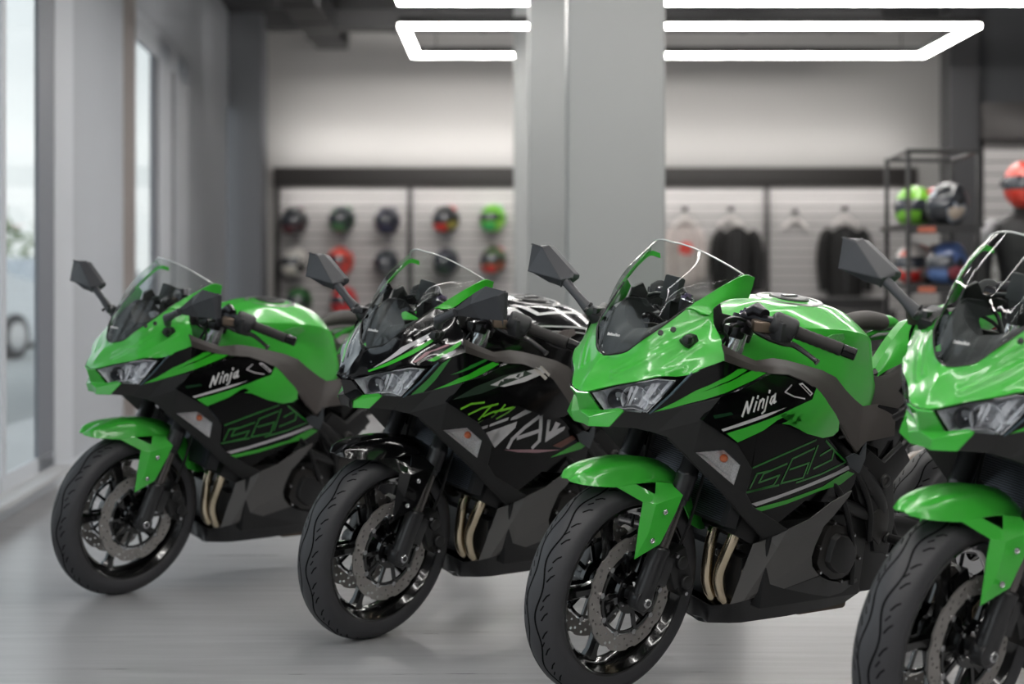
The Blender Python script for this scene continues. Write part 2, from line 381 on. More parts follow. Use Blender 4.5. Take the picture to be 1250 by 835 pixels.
def make_bike(kind):
    gp = green if kind=='green' else black_paint
    root=bpy.data.objects.new('motorcycle',None); col.objects.link(root)
    # ---- wheels
    wheel('front_wheel',root,0,.293,.112,.2275,.108)
    wheel('rear_wheel',root,-1.37,.305,.15,.2275,0,front=False)
    # ---- fork
    def fork(s):
        bm=B(); p=lambda z:axis_fork(z,s)
        tube(bm,[p(.262),p(.275),p(.285),p(.40),p(.418),p(.425)],[.020,.026,.028,.027,.029,.024],20)
        bmx=p(.285); lathe(bm,[(-.02,.0),(-.02,.030),(.018*1,.030),(.018,0)],bmx,seg=24)
        box(bm,p(.36)+Vector((-.035,-.0*s,0)),(.05,.022,.08),rotY(R(-18)))
        leg=fin(bm,'fork_leg',forkblk,root,bevel=.003)
        bm=B(); tube(bm,[p(.42),p(.56)],.0205,20); fin(bm,'stanchion',forktube,leg)
        bm=B(); tube(bm,[p(.535),p(.548),p(.55),p(.60),p(.605),p(.612),p(.617),p(.86)],[.023,.024,.027,.027,.029,.029,.026,.026],20); fin(bm,'outer_tube',forkblk,leg)
        bm=B(); tube(bm,[p(.85),p(.99),p(1.02),p(1.028)],[.024,.024,.024,.014],20); 
        tube(bm,[p(.93)+Vector((.001,0,0)),p(.945)+Vector((.001,0,0))],.0265,20); fin(bm,'fork_top_tube',chrome,leg)
        bm=B(); q=p(1.03); lathe(bm,[(-.008,.020),(.002,.020),(.004,.013),(.012,.012),(.012,0)],q,seg=6,M=dirframe((-.31,0,.95))); fin(bm,'fork_cap',mat('cap_purple',(96,84,104),.25,metal=.9),leg,smooth=False)
        bm=B(); d=Vector((0,s,0)); q=axis_fork(.285,s)
        lathe(bm,[(0,.013),(.022,.013),(.024,.011),(.024,.007),(.014,.006),(.014,0)],q+d*.006,seg=20,M=(Vector((1,0,0)),Vector((0,0,1)),d)); fin(bm,'axle_bolt',steel,leg,angle=30)
        # caliper behind the leg
        bm=B(); c=p(.36)+Vector((-.105,-.018*s,-.01)); Rm=rotY(R(24))
        box(bm,c,(.052,.05,.125),Rm); box(bm,c+Vector((.028,.012*s,.0)),(.03,.03,.09),Rm)
        for dz in (-.03,.03): lathe(bm,[(0,.019),(.012,.019),(.014,.012),(.014,0)],c+Rm@Vector((0,.024*s,dz)),seg=20,M=(Vector((1,0,0)),Vector((0,0,1)),Vector((0,s,0))),mi=0)
        for dz in (-.058,.058): lathe(bm,[(0,.008),(.012,.008),(.012,0)],c+Rm@Vector((.012,.024*s,dz)),seg=10,M=(Vector((1,0,0)),Vector((0,0,1)),Vector((0,s,0))),mi=1)
        fin(bm,'brake_caliper',[engblk,steel],leg,bevel=.004)
        bm=B(); tube(bm,[c+Vector((0,.0,.06)),c+Vector((-.02,.01*s,.14)),p(.66)+Vector((-.05,.0,0)),p(.78)+Vector((-.03,-.02*s,0))],.0045,8,smoothn=24); fin(bm,'brake_hose',frameblk,leg)
    both(fork)
    bm=B(); q=axis_fork(.78,1); box(bm,(q.x,0,.78),(.07,.26,.035),rotY(R(-18))); q=axis_fork(.975,1); box(bm,(q.x+.005,0,.975),(.06,.25,.028),rotY(R(-18)))
    tube(bm,[(-.20,0,.76),(-.265,0,1.0)],.034,20); fin(bm,'triple_clamp',frameblk,root,bevel=.006)
    # ---- front fender
    bm=B()
    F0=[(0.1973,0,0.5929),(0.1503,0,0.6206),(0.0765,0,0.6385),(-0.0243,0,0.6377),(-0.1011,0,0.6232),(-0.1582,0,0.5952),(-0.2197,0,0.5465),(-0.2763,0,0.4792),(-0.3109,0,0.4195)]
    F1=[(0.2044,0.012,0.5924),(0.177,0.03,0.6134),(0.117,0.04,0.626),(0.0254,0.045,0.63),(-0.0511,0.05,0.6177),(-0.1099,0.053,0.5929),(-0.1664,0.05,0.5507),(-0.2166,0.045,0.4922),(-0.2502,0.042,0.4348)]
    F2=[(0.2008,0.018,0.5885),(0.1829,0.045,0.5873),(0.1485,0.062,0.5857),(0.0921,0.07,0.5818),(0.0349,0.076,0.5881),(-0.0332,0.078,0.5897),(-0.0905,0.08,0.5776),(-0.1414,0.072,0.5257),(-0.1979,0.062,0.4563)]
    for s in (1,-1): addgrid(bm,grid([F0,F1,F2],48,10),side=s)
    V=[(0.094,0.072,0.5829),(0.0377,0.079,0.5891),(-0.0166,0.098,0.5641),(-0.0047,0.118,0.5438),(0.0224,0.098,0.5455),(-0.0284,0.083,0.5914),(-0.078,0.092,0.5861),(-0.0726,0.105,0.5814),(-0.0836,0.13,0.5652),(-0.0627,0.134,0.5233),(-0.021,0.134,0.4428),(0.0411,0.112,0.401),(0.0284,0.1,0.4994),(0.0123,0.122,0.4723)]
    Fc=[(0,1,2,3,4),(1,5,5) ,(2,5,6,7),(2,7,8,3),(3,8,9),(3,9,10,13),(4,3,13,12),(12,13,11),(13,10,11)]
    Fc=[f for f in Fc if len(set(f))==len(f)]
    for s in (1,-1): faceset(bm,V,Fc,side=s)
    solid(bm,.0035); fen=fin(bm,'front_fender',gp,root,angle=25,bevel=.0012,seg=1)
    def fbolt(s):
        for p in ((-0.022,0.136,0.5271),(0.009,0.134,0.4541)):
            bm=B(); lathe(bm,[(0,.0075),(.003,.0075),(.005,.005),(.003,.003),(.003,0)],(p[0],p[1]*s,p[2]),seg=14,M=(Vector((1,0,0)),Vector((0,0,1)),Vector((0,s,0)))); fin(bm,'bolt',steel,fen)
    both(fbolt)
    # ---- upper cowl
    GC=cowl_grid(.0032 if kind=='green' else .0012)
    bm=B()
    for s in (1,-1):
        addgrid(bm,GC,side=s); GH=grid(HORN,24,8); addgrid(bm,GH[:6] if s>0 else GH[:3],mi=3 if kind=='black' else 0,side=s)
        if s>0: addgrid(bm,GH[5:],side=s)
    solid(bm,.004)
    mats=[gp,whitedec,silverdec,greendec,pinkdec,black_gloss]
    for s in (1,-1):
        if kind=='black':
            W=lambda pts,mi,off=.0012: uvpoly(bm,GC,pts,off,mi,s)
            W([(0.256,0.825),(0.444,0.4),(0.675,0.338),(0.731,0.412),(0.525,0.488),(0.369,0.688)],2)
            W([(0.231,0.875),(0.369,0.738),(0.531,0.575),(0.744,0.438),(0.744,0.488),(0.55,0.7),(0.388,0.85),(0.244,0.938)],3)
            W([(0.575,0.912),(0.656,0.725),(0.856,0.688),(0.875,0.738),(0.712,0.738),(0.6,0.938)],4)
            W([(0.706,0.912),(0.856,0.8),(0.975,0.762),(0.975,0.825),(0.888,0.9),(0.781,0.95)],3)
            W([(0.819,0.9),(0.894,0.875),(0.938,0.888),(0.944,0.938),(0.906,0.962)],2)
        else:
            pass
    cowl=fin(bm,'upper_cowl',mats,root,angle=40,doubles=False)
    # small fasteners on the cowl below the mirror
    def studs(s):
        for p in ((0.0471,0.155,1.0008),(0.0741,0.14,0.9899)):
            bm=B(); lathe(bm,[(-.002,.007),(.004,.007),(.005,.004),(.005,0)],(p[0]+.004,(p[1]+.003)*s,p[2]+.003),seg=14,M=dirframe((.5,.7*s,.5))); fin(bm,'screw',frameblk,cowl)
    both(studs)
    # chin with two tabs
    bm=B()
    N0=(0.1933,0,0.8188);
    V=[(.1985,0,.8185),(.1905,.034,.823),(0.1456,0.036,0.7748),(.178,0,.768),(.172,.02,.742),(.163,0,.735),
       (0.1699,0.026,0.734),(0.1502,0.08,0.7431),(0.119,0.094,0.7851),(.176,.034,.757),(0.13,0.088,0.7898)]
    if kind=='green':
        for s in (1,-1): faceset(bm,V,[(0,1,2,3),(3,2,9),(3,9,6,5),(9,2,10,8),(9,8,7,6)],side=s)
    else:
        for s in (1,-1): faceset(bm,V,[(9,2,10,8),(9,8,7,6)],side=s)
        faceset(bm,[V[6],V[9],(V[9][0],-V[9][1],V[9][2]),(V[6][0],-V[6][1],V[6][2])],[(0,1,2,3)])
    solid(bm,.006); ch=fin(bm,'chin_spoiler',greendec if kind=='black' else gp,root,angle=20,bevel=.0015,seg=1)
    if kind=='black':
        bm=B()
        for s in (1,-1): faceset(bm,V,[(0,1,2,3),(3,2,9),(3,9,6,5)],side=s)
        solid(bm,.006); fin(bm,'nose_bridge',gp,root,angle=20)
    # ---- headlights
    def lamp(s):
        H=[(0.1911,0.035,0.8227),(0.1679,0.055,0.8342),(0.1468,0.081,0.8488),(0.116,0.127,0.8686),(0.0807,0.162,0.8846),(0.0378,0.187,0.8847),(0.0543,0.16,0.8356),(0.0739,0.13,0.7866),(0.105,0.108,0.7952),(0.129,0.087,0.7891),(0.1432,0.037,0.7746)]
        H=[Vector(p) for p in H]; c=sum(H,Vector())/len(H); inw=Vector((-.8,-.5,-.05)).normalized()
        bm=B(); n=len(H); A=[bm.verts.new((p.x,p.y*s,p.z)) for p in H]
        H2=[c+(p-c)*.93+Vector((.002,.002,0)) for p in H]; H3=[c+(p-c)*.80+inw*.045 for p in H]
        Bv=[bm.verts.new((p.x,p.y*s,p.z)) for p in H2]; Cv=[bm.verts.new((p.x,p.y*s,p.z)) for p in H3]
        for i in range(n):
            j=(i+1)%n
            bm.faces.new((A[i],A[j],Bv[j],Bv[i])).material_index=0; bm.faces.new((Bv[i],Bv[j],Cv[j],Cv[i])).material_index=1
        bm.faces.new(Cv).material_index=1
        h=fin(bm,'headlight',[black_gloss,lampdark],root,smooth=False)
        # reflector bowls
        u=(H[5]-H[0]).normalized()
        for (a,b,r) in ((.30,.0,.031),(.56,-.004,.033),(.80,.006,.022)):
            q=H[0].lerp(H[5],a)*.5+H[10].lerp(H[7],a)*.5; q=q+inw*.012+Vector((0,0,b))
            bm=B(); d=Vector((.75,.62*s,.02)).normalized(); q=Vector((q.x,q.y*s,q.z))
            rr=r*(.75 if a<.4 else 1)
            lathe(bm,[(-.030,0),(-.029,.3*rr),(-.024,.6*rr),(-.015,.85*rr),(0,rr),(.002,rr*1.06),(-.004,rr*1.1)],q,seg=24,M=dirframe(d))
            lathe(bm,[(-.03,0),(-.012,.2*rr),(-.004,.14*rr),(-.002,0)],q,seg=12,M=dirframe(d),mi=1)
            fin(bm,'reflector',[reflector if a>.4 else mat('lamp_dark_bowl',(84,86,92),.3,metal=.8),chrome],h,angle=60)
        # faceted bright blades between bowls
        bm=B()
        for a in (.44,.50,.68,.74,.88):
            p0=H[0].lerp(H[5],a)+inw*.02; p1=H[10].lerp(H[7],a)+inw*.012
            w_=(H[5]-H[0])*.035
            faceset(bm,[p0,p0+w_-Vector((0,0,.006)),p1+w_*.4,p1-w_*.4],[(0,1,2,3)],side=s)
        # side bright surround
        for i in (3,4,6,7,8): faceset(bm,[H2[i],H2[(i+1)%n],H3[(i+1)%n].lerp(H2[(i+1)%n],.4),H3[i].lerp(H2[i],.4)],[(0,1,2,3)],side=s)
        solid(bm,.001); fin(bm,'reflector_trim',reflector,h,smooth=False)
        bm=B()
        L=[p+Vector((.003,.002,0)) for p in H2]; cc=c+Vector((.010,.010,0))
        vs=[bm.verts.new((p.x,p.y*s,p.z)) for p in L]; cv=bm.verts.new((cc.x,cc.y*s,cc.z))
        for i in range(n): bm.faces.new((vs[i],vs[(i+1)%n],cv))
        bmesh.ops.subdivide_edges(bm,edges=bm.edges[:],cuts=2,use_grid_fill=True,smooth=.6)
        fin(bm,'lens',lensm,h,angle=60)
    both(lamp)
    # ---- windscreen
    mid=[]
    for a,b in zip(COWL_ROWS[0][:7]+[HORN[0][4]],SCREEN_TOP):
        a=Vector(a); b=Vector(b); m=a.lerp(b,.5); k=(b-a).length; mid.append(m+Vector((.06,.03 if m.y>.01 else 0,.05))*k*.9)
    BOT=[Vector(p) for p in COWL_ROWS[0][:5]]+[Vector(HORN[0][0]),Vector(HORN[0][2]),Vector(HORN[0][4])]
    BOT=[p+Vector((-.004,0,.002)) for p in BOT]
    full=lambda r:[Vector((p[0],-p[1],p[2])) for p in r[::-1]][:-1]+[Vector(p) for p in r]
    GS=grid([full(BOT),full(mid),full(SCREEN_TOP)],56,24)
    bm=B(); addgrid(bm,GS); scr=fin(bm,'windscreen',screenm,root,angle=80)
    bm=B(); tube(bm,[p+Vector((0,0,0)) for p in GS[-1]],.0022,8); fin(bm,'screen_edge_glint',screenglint,scr)
    bm=B(); tube(bm,[p+Vector((.001,0,.001)) for p in GS[0][6:-6]],.0026,8); fin(bm,'screen_gasket',frameblk,scr)
    # small maker script low on the screen
    bm=B()
    q0=Vector((0.1407,0.02,0.9635)); q1=Vector((0.1321,0.055,0.9661))
    for i in range(8):
        a=q0.lerp(q1,i/8); b=q0.lerp(q1,(i+.7)/8); hgt=.007 if i in (0,2,5) else .005
        zz=Vector((-.5*hgt,0,hgt))
        tube(bm,[a,a+zz],.0011,6); tube(bm,[a+zz*.5,b+zz*(.9 if i%2 else .2)],.0010,6); tube(bm,[b,b+zz*.8],.001,6)
    fin(bm,'screen_lettering',whitedec,scr)
    # ---- dash under the screen
    BD=BOT[:5]+[BOT[4]+Vector((-.05,.004,.018)),BOT[4]+Vector((-.11,-.004,.02))]
    TD=[BOT[j].lerp(Vector(SCREEN_TOP[j]),(.27,.27,.26,.24,.16)[j])+Vector((-.035,-.012 if j else 0,-.012)) for j in range(5)]+[BD[5]+Vector((-.012,-.012,.012)),BD[6]+Vector((-.01,-.01,.004))]
    bm=B(); Trow=TD
    Brow=[p+Vector((-.014,-.008 if p.y>.01 else 0,-.008)) for p in BD]
    Mrow=[Brow[j].lerp(Trow[j],.5)+Vector((.004,0,.008)) for j in range(7)]
    Lrow=[Trow[j]+Vector((-.08,-.01 if j else 0,-.075))*(1,1,1,1,.8,.6,.4)[j] for j in range(7)]
    addgrid(bm,grid([full(Brow),full(Mrow),full(Trow)],40,12)); addgrid(bm,grid([full(Trow),full(Lrow)],40,4))
    solid(bm,.003); dash=fin(bm,'dash_panel',dashm,root,angle=40)
    bm=B(); c=Vector((-0.08,0,1.0768)); box(bm,c,(.022,.058,.064),rotY(R(-12))); inst=fin(bm,'instrument_display',dashm,root,bevel=.005)
    bm=B(); box(bm,c+Vector((-.0115,0,.002)),(.002,.048,.05),rotY(R(-12))); fin(bm,'display_face',mat('lcd',(38,44,48),.15),inst)
    bm=B(); tube(bm,[c+Vector((.0,-.03,-.02)),c+Vector((.0,-.06,-.025)),c+Vector((-.0,-.085,-.035))],.006,10); box(bm,c+Vector((0,0,-.05)),(.03,.03,.06)); fin(bm,'display_bracket',frameblk,inst)
    # inner fairing behind the headlights
    bm=B(); box(bm,(.02,0,.80),(.16,.15,.07)); box(bm,(-.03,0,.87),(.10,.22,.12)); box(bm,(-.13,0,.80),(.10,.16,.22),rotY(R(-18)))
    fin(bm,'inner_fairing',frameblk,root,bevel=.01)
    # ---- cheek (matte black) with turn signal
    def cheek(s):
        V=[(0.1509,0.08,0.7436),(0.1181,0.093,0.7849),(0.0701,0.129,0.7851),(0.0808,0.1,0.7402),(-0.0436,0.257,0.8524),(0.0385,0.128,0.733),(-0.019,0.23,0.7889),(0.0156,0.15,0.7257),(-0.0441,0.172,0.6751),
           (-0.0429,0.192,0.6963),(-0.0994,0.236,0.7107),(-0.1298,0.25,0.7273),(-0.1995,0.247,0.6564),(-0.1652,0.237,0.6666),(-0.1754,0.214,0.6062),(-0.1587,0.187,0.5859),(-0.2113,0.226,0.5853),(-0.2505,0.185,0.5119),(-0.3689,0.16,0.4324),(-0.4121,0.205,0.4666),(-0.2602,0.212,0.5408),(0.0153,0.193,0.8179)]
        F=[(0,3,2,1),(2,3,5,21),(21,5,6,4),(5,7,6),(7,8,9,6),(6,9,10,11),(11,10,13,12),(12,13,14,16),(14,9,8,15),(15,17,20,16,14),(17,18,19,20)]
        bm=B(); faceset(bm,V,F,side=s); solid(bm,.004)
        k=fin(bm,'side_cowl_frame',matte,root,angle=12,bevel=.002,seg=2)
        # return lip to the radiator
        bm=B(); Q=[V[i] for i in (7,8,15,17,18)]; addgrid(bm,[[Vector(p) for p in Q],[Vector(p)+Vector((-.07,-.05,-.0)) for p in Q]],side=s); solid(bm,.003); fin(bm,'inner_lip',matte,k)
        ts=[V[9],V[10],V[13],V[14]]; ts=[Vector(p) for p in ts]; c=sum(ts,Vector())/4; nrm=Vector((.62,.75,.1)).normalized()
        bm=B(); A=[bm.verts.new((p.x,p.y*s,p.z)) for p in ts]; Bq=[]
        for p in ts:
            q=c+(p-c)*.88+nrm*.007; Bq.append(bm.verts.new((q.x,q.y*s,q.z)))
        for i in range(4): bm.faces.new((A[i],A[(i+1)%4],Bq[(i+1)%4],Bq[i]))
        bm.faces.new(Bq)
        sg=fin(bm,'turn_signal',lensm,root,smooth=False)
        bm=B(); A=[c+(p-c)*.97 for p in ts]; D=c-nrm*.022
        G0=[bm.verts.new((p.x,p.y*s,p.z)) for p in A]; G1=[]
        for p in A:
            q=D+(p-c)*.7; G1.append(bm.verts.new((q.x,q.y*s,q.z)))
        for i in range(4): bm.faces.new((G0[i],G0[(i+1)%4],G1[(i+1)%4],G1[i]))
        bm.faces.new(G1); bmesh.ops.subdivide_edges(bm,edges=bm.edges[:],cuts=3,use_grid_fill=True)
        fin(bm,'signal_reflector',mat('signal_reflector',(216,214,213),.35,metal=.2,coat=.4,noise=(260,.6),bump=(240,1)),sg,smooth=False)
        bm=B(); q=c+Vector((.0,0,.012)); q=Vector((q.x,q.y*s,q.z)); bmesh.ops.create_icosphere(bm,subdivisions=2,radius=.011,matrix=Matrix.Translation(q-Vector((nrm.x,nrm.y*s,0))*.004)); fin(bm,'bulb',orange,sg)
    both(cheek)
    # ---- upper side panel with stripes
    def upside(s):
        bm=B()
        surfpoly(bm,[(0.0176,0.9046),(-0.0093,0.9257),(-0.0391,0.9438),(-0.0902,0.9317),(-0.1407,0.9178),(-0.1881,0.9122),(-0.1532,0.8966),(-0.1002,0.8774),(-0.048,0.8502),(0.0139,0.8165),(0.0667,0.7838),(0.0425,0.839)],Ys,-.003,0,s,thick=.004)
        if kind=='green':
            surfpoly(bm,[(0.0631,0.7873),(0.0122,0.8433),(-0.0418,0.8814),(-0.1025,0.9096),(-0.1289,0.9192),(-0.1823,0.9117),(-0.1447,0.8958),(-0.0871,0.8766),(-0.0463,0.8586),(0.0084,0.8243),(0.0578,0.7887)],Ys,-.0017,1,s)
            surfpoly(bm,[(0.0341,0.8187),(0.0015,0.8609),(-0.0389,0.8961),(-0.081,0.9235),(-0.0997,0.9253),(-0.1145,0.9207),(-0.0411,0.8848),(-0.0005,0.8514)],Ys,-.0017,1,s)
        else:
            surfpoly(bm,[(0.0105,0.8201),(-0.0346,0.8641),(-0.0916,0.896),(-0.1422,0.9143),(-0.1692,0.9073),(-0.1095,0.8808),(-0.0487,0.8555)],Ys,-.0017,1,s)
            surfpoly(bm,[(-0.0144,0.8714),(-0.0614,0.906),(-0.1088,0.9239),(-0.1221,0.9198),(-0.0633,0.8949)],Ys,-.0017,2,s)
            surfpoly(bm,[(0.0553,0.7899),(0.027,0.8531),(0.0092,0.903),(-0.0077,0.9265),(-0.0001,0.8997),(0.013,0.8507),(0.0336,0.7997)],Ys,-.0017,2,s)
        f=fin(bm,'upper_side_panel',[black_gloss,greendec,dimgreen,silverdec],root,doubles=False,recalc=False)
        bm=B(); pts=[]
        for a in (0,.25,.5,.75,1):
            pass
        E0=(0.0177,0.9052); E1=(0.0416,0.8414); E2=(0.0669,0.7849)
        tube(bm,[(x,(Ys(x,z)-.001)*s,z) for x,z in (E0,E1,E2)],.0032,8); fin(bm,'piping',mat('piping_steel',(86,104,112),.3,metal=.5),f)
    both(upside)
    # ---- upper fairing bulge (carries the name)
    def bulge(s):
        bm=B()
        surfpoly(bm,[(-0.057,0.8488),(-0.0719,0.8546),(-0.1287,0.8679),(-0.1953,0.8945),(-0.2425,0.9072),(-0.2775,0.9012),(-0.3134,0.8898),(-0.354,0.8748),(-0.3904,0.8626),(-0.4147,0.8466),(-0.4494,0.8146),(-0.5069,0.7638),(-0.514,0.7384),(-0.4919,0.7257),(-0.4438,0.7245),(-0.3713,0.7429),(-0.2636,0.7768),(-0.2359,0.7739),(-0.2041,0.7614),(-0.1687,0.7467),(-0.1245,0.7309),(-0.0663,0.7603),(-0.0074,0.7923)],Yb,0,0,s,thick=.012)
        o=.0014
        if kind=='green':
            surfpoly(bm,[(-0.082,0.7579),(-0.1416,0.772),(-0.1992,0.7869),(-0.2491,0.7996),(-0.3016,0.8152),(-0.3386,0.825),(-0.3742,0.8335),(-0.3837,0.8464),(-0.3904,0.8618),(-0.4059,0.8513),(-0.4258,0.8354),(-0.4495,0.8135),(-0.4842,0.7858),(-0.5053,0.764),(-0.5099,0.7388),(-0.4894,0.7271),(-0.4435,0.7255),(-0.3711,0.7433),(-0.3968,0.7598),(-0.373,0.7733),(-0.2962,0.7721),(-0.2642,0.7768),(-0.3086,0.7877),(-0.3417,0.7995),(-0.3433,0.8109),(-0.3149,0.8082),(-0.2453,0.7862),(-0.2039,0.7625),(-0.1239,0.7331)],Yb,o,1,s)
            surfpoly(bm,[(-0.0648,0.7688),(-0.1261,0.7853),(-0.1969,0.8029),(-0.2768,0.8185),(-0.209,0.7973),(-0.1351,0.7787),(-0.072,0.7634)],Yb,o,2,s)
            stroke(bm,[(-0.2936,0.8734),(-0.2689,0.8572),(-0.3027,0.8443),(-0.3443,0.8369)],.0035,Yb,o,2,s)
            surfpoly(bm,[(-0.3202,0.8755),(-0.3347,0.8777),(-0.3769,0.8488),(-0.3671,0.8421)],Yb,o,2,s)
            surfpoly(bm,[(-0.3281,0.8727),(-0.3345,0.8733),(-0.3685,0.8493),(-0.3652,0.8464)],Yb,o+.0006,0,s)
            surfpoly(bm,[(-0.035,0.8044),(-0.0891,0.8119),(-0.0974,0.8056),(-0.0408,0.7961)],Yb,o,4,s)
            if s>0:
                # the name in brush script
                p0=Vector((-0.1263,0.8029)); p1=Vector((-0.24,0.8325)); up=Vector((-0.1314,0.8397))-p0
                ux=(p1-p0)/2.35
                L=lambda pts,w=.0062: stroke(bm,[tuple(p0+ux*a+up*b) for a,b in pts],w,Yb,o,3,s)
                L([(0,-.05),(.16,.85)]); L([(.16,.85),(.36,.05)]); L([(.36,.05),(.56,1.0)])
                L([(.74,0),(.82,.62)],.0055); L([(.87,.85),(.89,.98)],.006)
                L([(1.02,0),(1.10,.62)],.0055); L([(1.1,.5),(1.24,.66),(1.36,.55),(1.32,.02)],.005)
                L([(1.62,.66),(1.52,-.25),(1.36,-.38)],.0052); L([(1.68,.92),(1.70,1.04)],.006)
                L([(2.1,.58),(1.9,.52),(1.82,.2),(1.94,.04),(2.12,.4)],.0048); L([(2.16,.66),(2.12,.05),(2.26,.1)],.005)
        else:
            surfpoly(bm,[(-0.0218,0.8003),(-0.0985,0.838),(-0.1951,0.8672),(-0.2871,0.881),(-0.3211,0.8701),(-0.2141,0.8451),(-0.1231,0.8184)],Yb,o,5,s)
            surfpoly(bm,[(-0.1519,0.8419),(-0.227,0.8687),(-0.3577,0.8877),(-0.3751,0.87),(-0.2865,0.8473),(-0.2049,0.8357)],Yb,o,2,s)
            for pts in ([(-0.0545,0.7731),(-0.0882,0.7873),(-0.1336,0.7907)],[(-0.0844,0.7558),(-0.1282,0.774),(-0.1861,0.7847)],[(-0.123,0.7389),(-0.1476,0.766),(-0.1662,0.7829)],[(-0.1388,0.7486),(-0.17,0.7602),(-0.2473,0.7722)],[(-0.1799,0.7573),(-0.2027,0.7691),(-0.2134,0.7812)]):
                stroke(bm,pts,.0062,Yb,o,7,s)
            surfpoly(bm,[(-0.3253,0.8843),(-0.3363,0.8887),(-0.386,0.8548),(-0.3749,0.848)],Yb,o+.0005,6,s)
            surfpoly(bm,[(-0.3507,0.8904),(-0.3616,0.8911),(-0.3973,0.8639),(-0.3916,0.8569)],Yb,o+.0005,6,s)
        mats=[black_gloss,greendec if 0 else green,silverdec,whitedec,mat('decal_deep_green',(10,48,24),.4,coat=.4),mat('decal_smoke',(36,50,40),.3,coat=.6),mat('decal_lightgrey',(182,176,170),.4,coat=.4),limedec]
        fin(bm,'side_fairing',mats,root,doubles=False,recalc=False)
    both(bulge)
    # ---- lower side panel with model graphic
    def lower(s):
        bm=B()
        surfpoly(bm,[(-0.1471,0.7241),(-0.2088,0.7521),(-0.2846,0.7751),(-0.371,0.7592),(-0.4734,0.7255),(-0.4993,0.7099),(-0.5858,0.6472),(-0.6525,0.6058),(-0.6552,0.5744),(-0.6445,0.549),(-0.5661,0.5278),(-0.4636,0.542),(-0.4304,0.5192),(-0.3793,0.4863),(-0.3212,0.5102),(-0.2693,0.5376),(-0.228,0.5797),(-0.2262,0.6479)],Yl,0,0,s,thick=.006)
        o=.0013
        if kind=='green':
            w=.0055
            for pts in ([((-0.2261,0.6524)),((-0.3226,0.6825)),((-0.4381,0.7163))],
                        [(-0.2344,0.5952),(-0.2468,0.6352),(-0.2869,0.6394)],
                        [(-0.3478,0.6557),(-0.271,0.6336),(-0.2619,0.6092),(-0.3315,0.6248),(-0.3199,0.5981),(-0.2324,0.584)],
                        [(-0.4407,0.6931),(-0.3648,0.6683),(-0.3465,0.6007),(-0.4276,0.6106),(-0.4341,0.6519),(-0.3666,0.6383)],
                        [(-0.4512,0.6993),(-0.4395,0.6213)],
                        [(-0.509,0.6859),(-0.4724,0.67)],[(-0.5247,0.6801),(-0.525,0.6544),(-0.4606,0.6336)],
                        [(-0.2264,0.5844),(-0.3388,0.5966)],[(-0.4068,0.5983),(-0.4943,0.6146),(-0.5879,0.6423)],
                        [(-0.479,0.7113),(-0.538,0.6721),(-0.5833,0.645)]):
                stroke(bm,pts,w,Yl,o,1,s)
            surfpoly(bm,[(-0.2542,0.551),(-0.3351,0.5646),(-0.4516,0.59),(-0.5573,0.6165),(-0.602,0.6317),(-0.6148,0.6194),(-0.5312,0.5974),(-0.4111,0.57),(-0.3245,0.5516),(-0.2759,0.5417)],Yl,o,2,s)
            surfpoly(bm,[(-0.2727,0.5362),(-0.3866,0.5511),(-0.5181,0.5773),(-0.5618,0.5971),(-0.6092,0.6144),(-0.6409,0.6045),(-0.5925,0.5768),(-0.5122,0.566),(-0.3911,0.539),(-0.3004,0.5259)],Yl,o,3,s)
        else:
            PL=[([(-0.1556,0.7069),(-0.184,0.7138),(-0.1842,0.7046),(-0.1651,0.7004)],2),
                ([(-0.1912,0.7155),(-0.2608,0.7349),(-0.2591,0.7244),(-0.1913,0.7069)],2),
                ([(-0.2725,0.7324),(-0.3211,0.7556),(-0.3488,0.7477),(-0.2956,0.7269),(-0.2699,0.7238)],2),
                ([(-0.1839,0.6889),(-0.2983,0.7183),(-0.2987,0.6991),(-0.2336,0.6369),(-0.224,0.6544),(-0.2543,0.6889),(-0.1941,0.6804)],2),
                ([(-0.426,0.7176),(-0.442,0.7152),(-0.4464,0.6757),(-0.5158,0.6901),(-0.5132,0.6766),(-0.4422,0.6407)],2),
                ([(-0.4565,0.6777),(-0.4659,0.7083),(-0.4905,0.6999),(-0.474,0.6738)],2),
                ([(-0.2733,0.6279),(-0.39,0.6213),(-0.5203,0.6102),(-0.4225,0.6081),(-0.3367,0.6156)],4),
                ([(-0.4793,0.6265),(-0.5576,0.6558),(-0.5809,0.643),(-0.5229,0.6166)],5),
                ([(-0.4819,0.5869),(-0.5967,0.6307),(-0.6334,0.6145),(-0.6174,0.6052)],3)]
            for pl,mi in PL: surfpoly(bm,pl,Yl,o,mi,s)
            for pts in ([(-0.2887,0.635),(-0.2972,0.6611),(-0.3368,0.6961),(-0.3849,0.7281)],[(-0.3956,0.7274),(-0.4075,0.6864),(-0.4149,0.648),(-0.3935,0.6279)],[(-0.32,0.6637),(-0.4003,0.6814)]):
                stroke(bm,pts,.0135,Yl,o,2,s)
            for pts in ([(-0.0648,0.7698),(-0.0991,0.7839),(-0.147,0.7867)],[(-0.0994,0.7511),(-0.144,0.7692),(-0.2029,0.7796)],[(-0.1453,0.7223),(-0.1656,0.7604),(-0.1826,0.7779)],[(-0.1421,0.7224),(-0.1906,0.7515),(-0.2684,0.7635)],[(-0.1914,0.7383),(-0.2226,0.763),(-0.2251,0.776)],[(-0.2126,0.732),(-0.2524,0.7511),(-0.2743,0.7658)]):
                stroke(bm,pts,.0062,Yl,o,6,s)
        mats=[black_gloss,dimgreen,silverdec,greendec,pinkdec,rustdec,limedec]
        fin(bm,'lower_fairing',mats,root,doubles=False,recalc=False)
        bm=B(); V=[(-0.5573,0.24,0.6625),(-0.5839,0.243,0.674),(-0.6081,0.243,0.667),(-0.6282,0.242,0.7016),(-0.6374,0.238,0.6548),(-0.6282,0.232,0.613),(-0.5802,0.236,0.6353)]
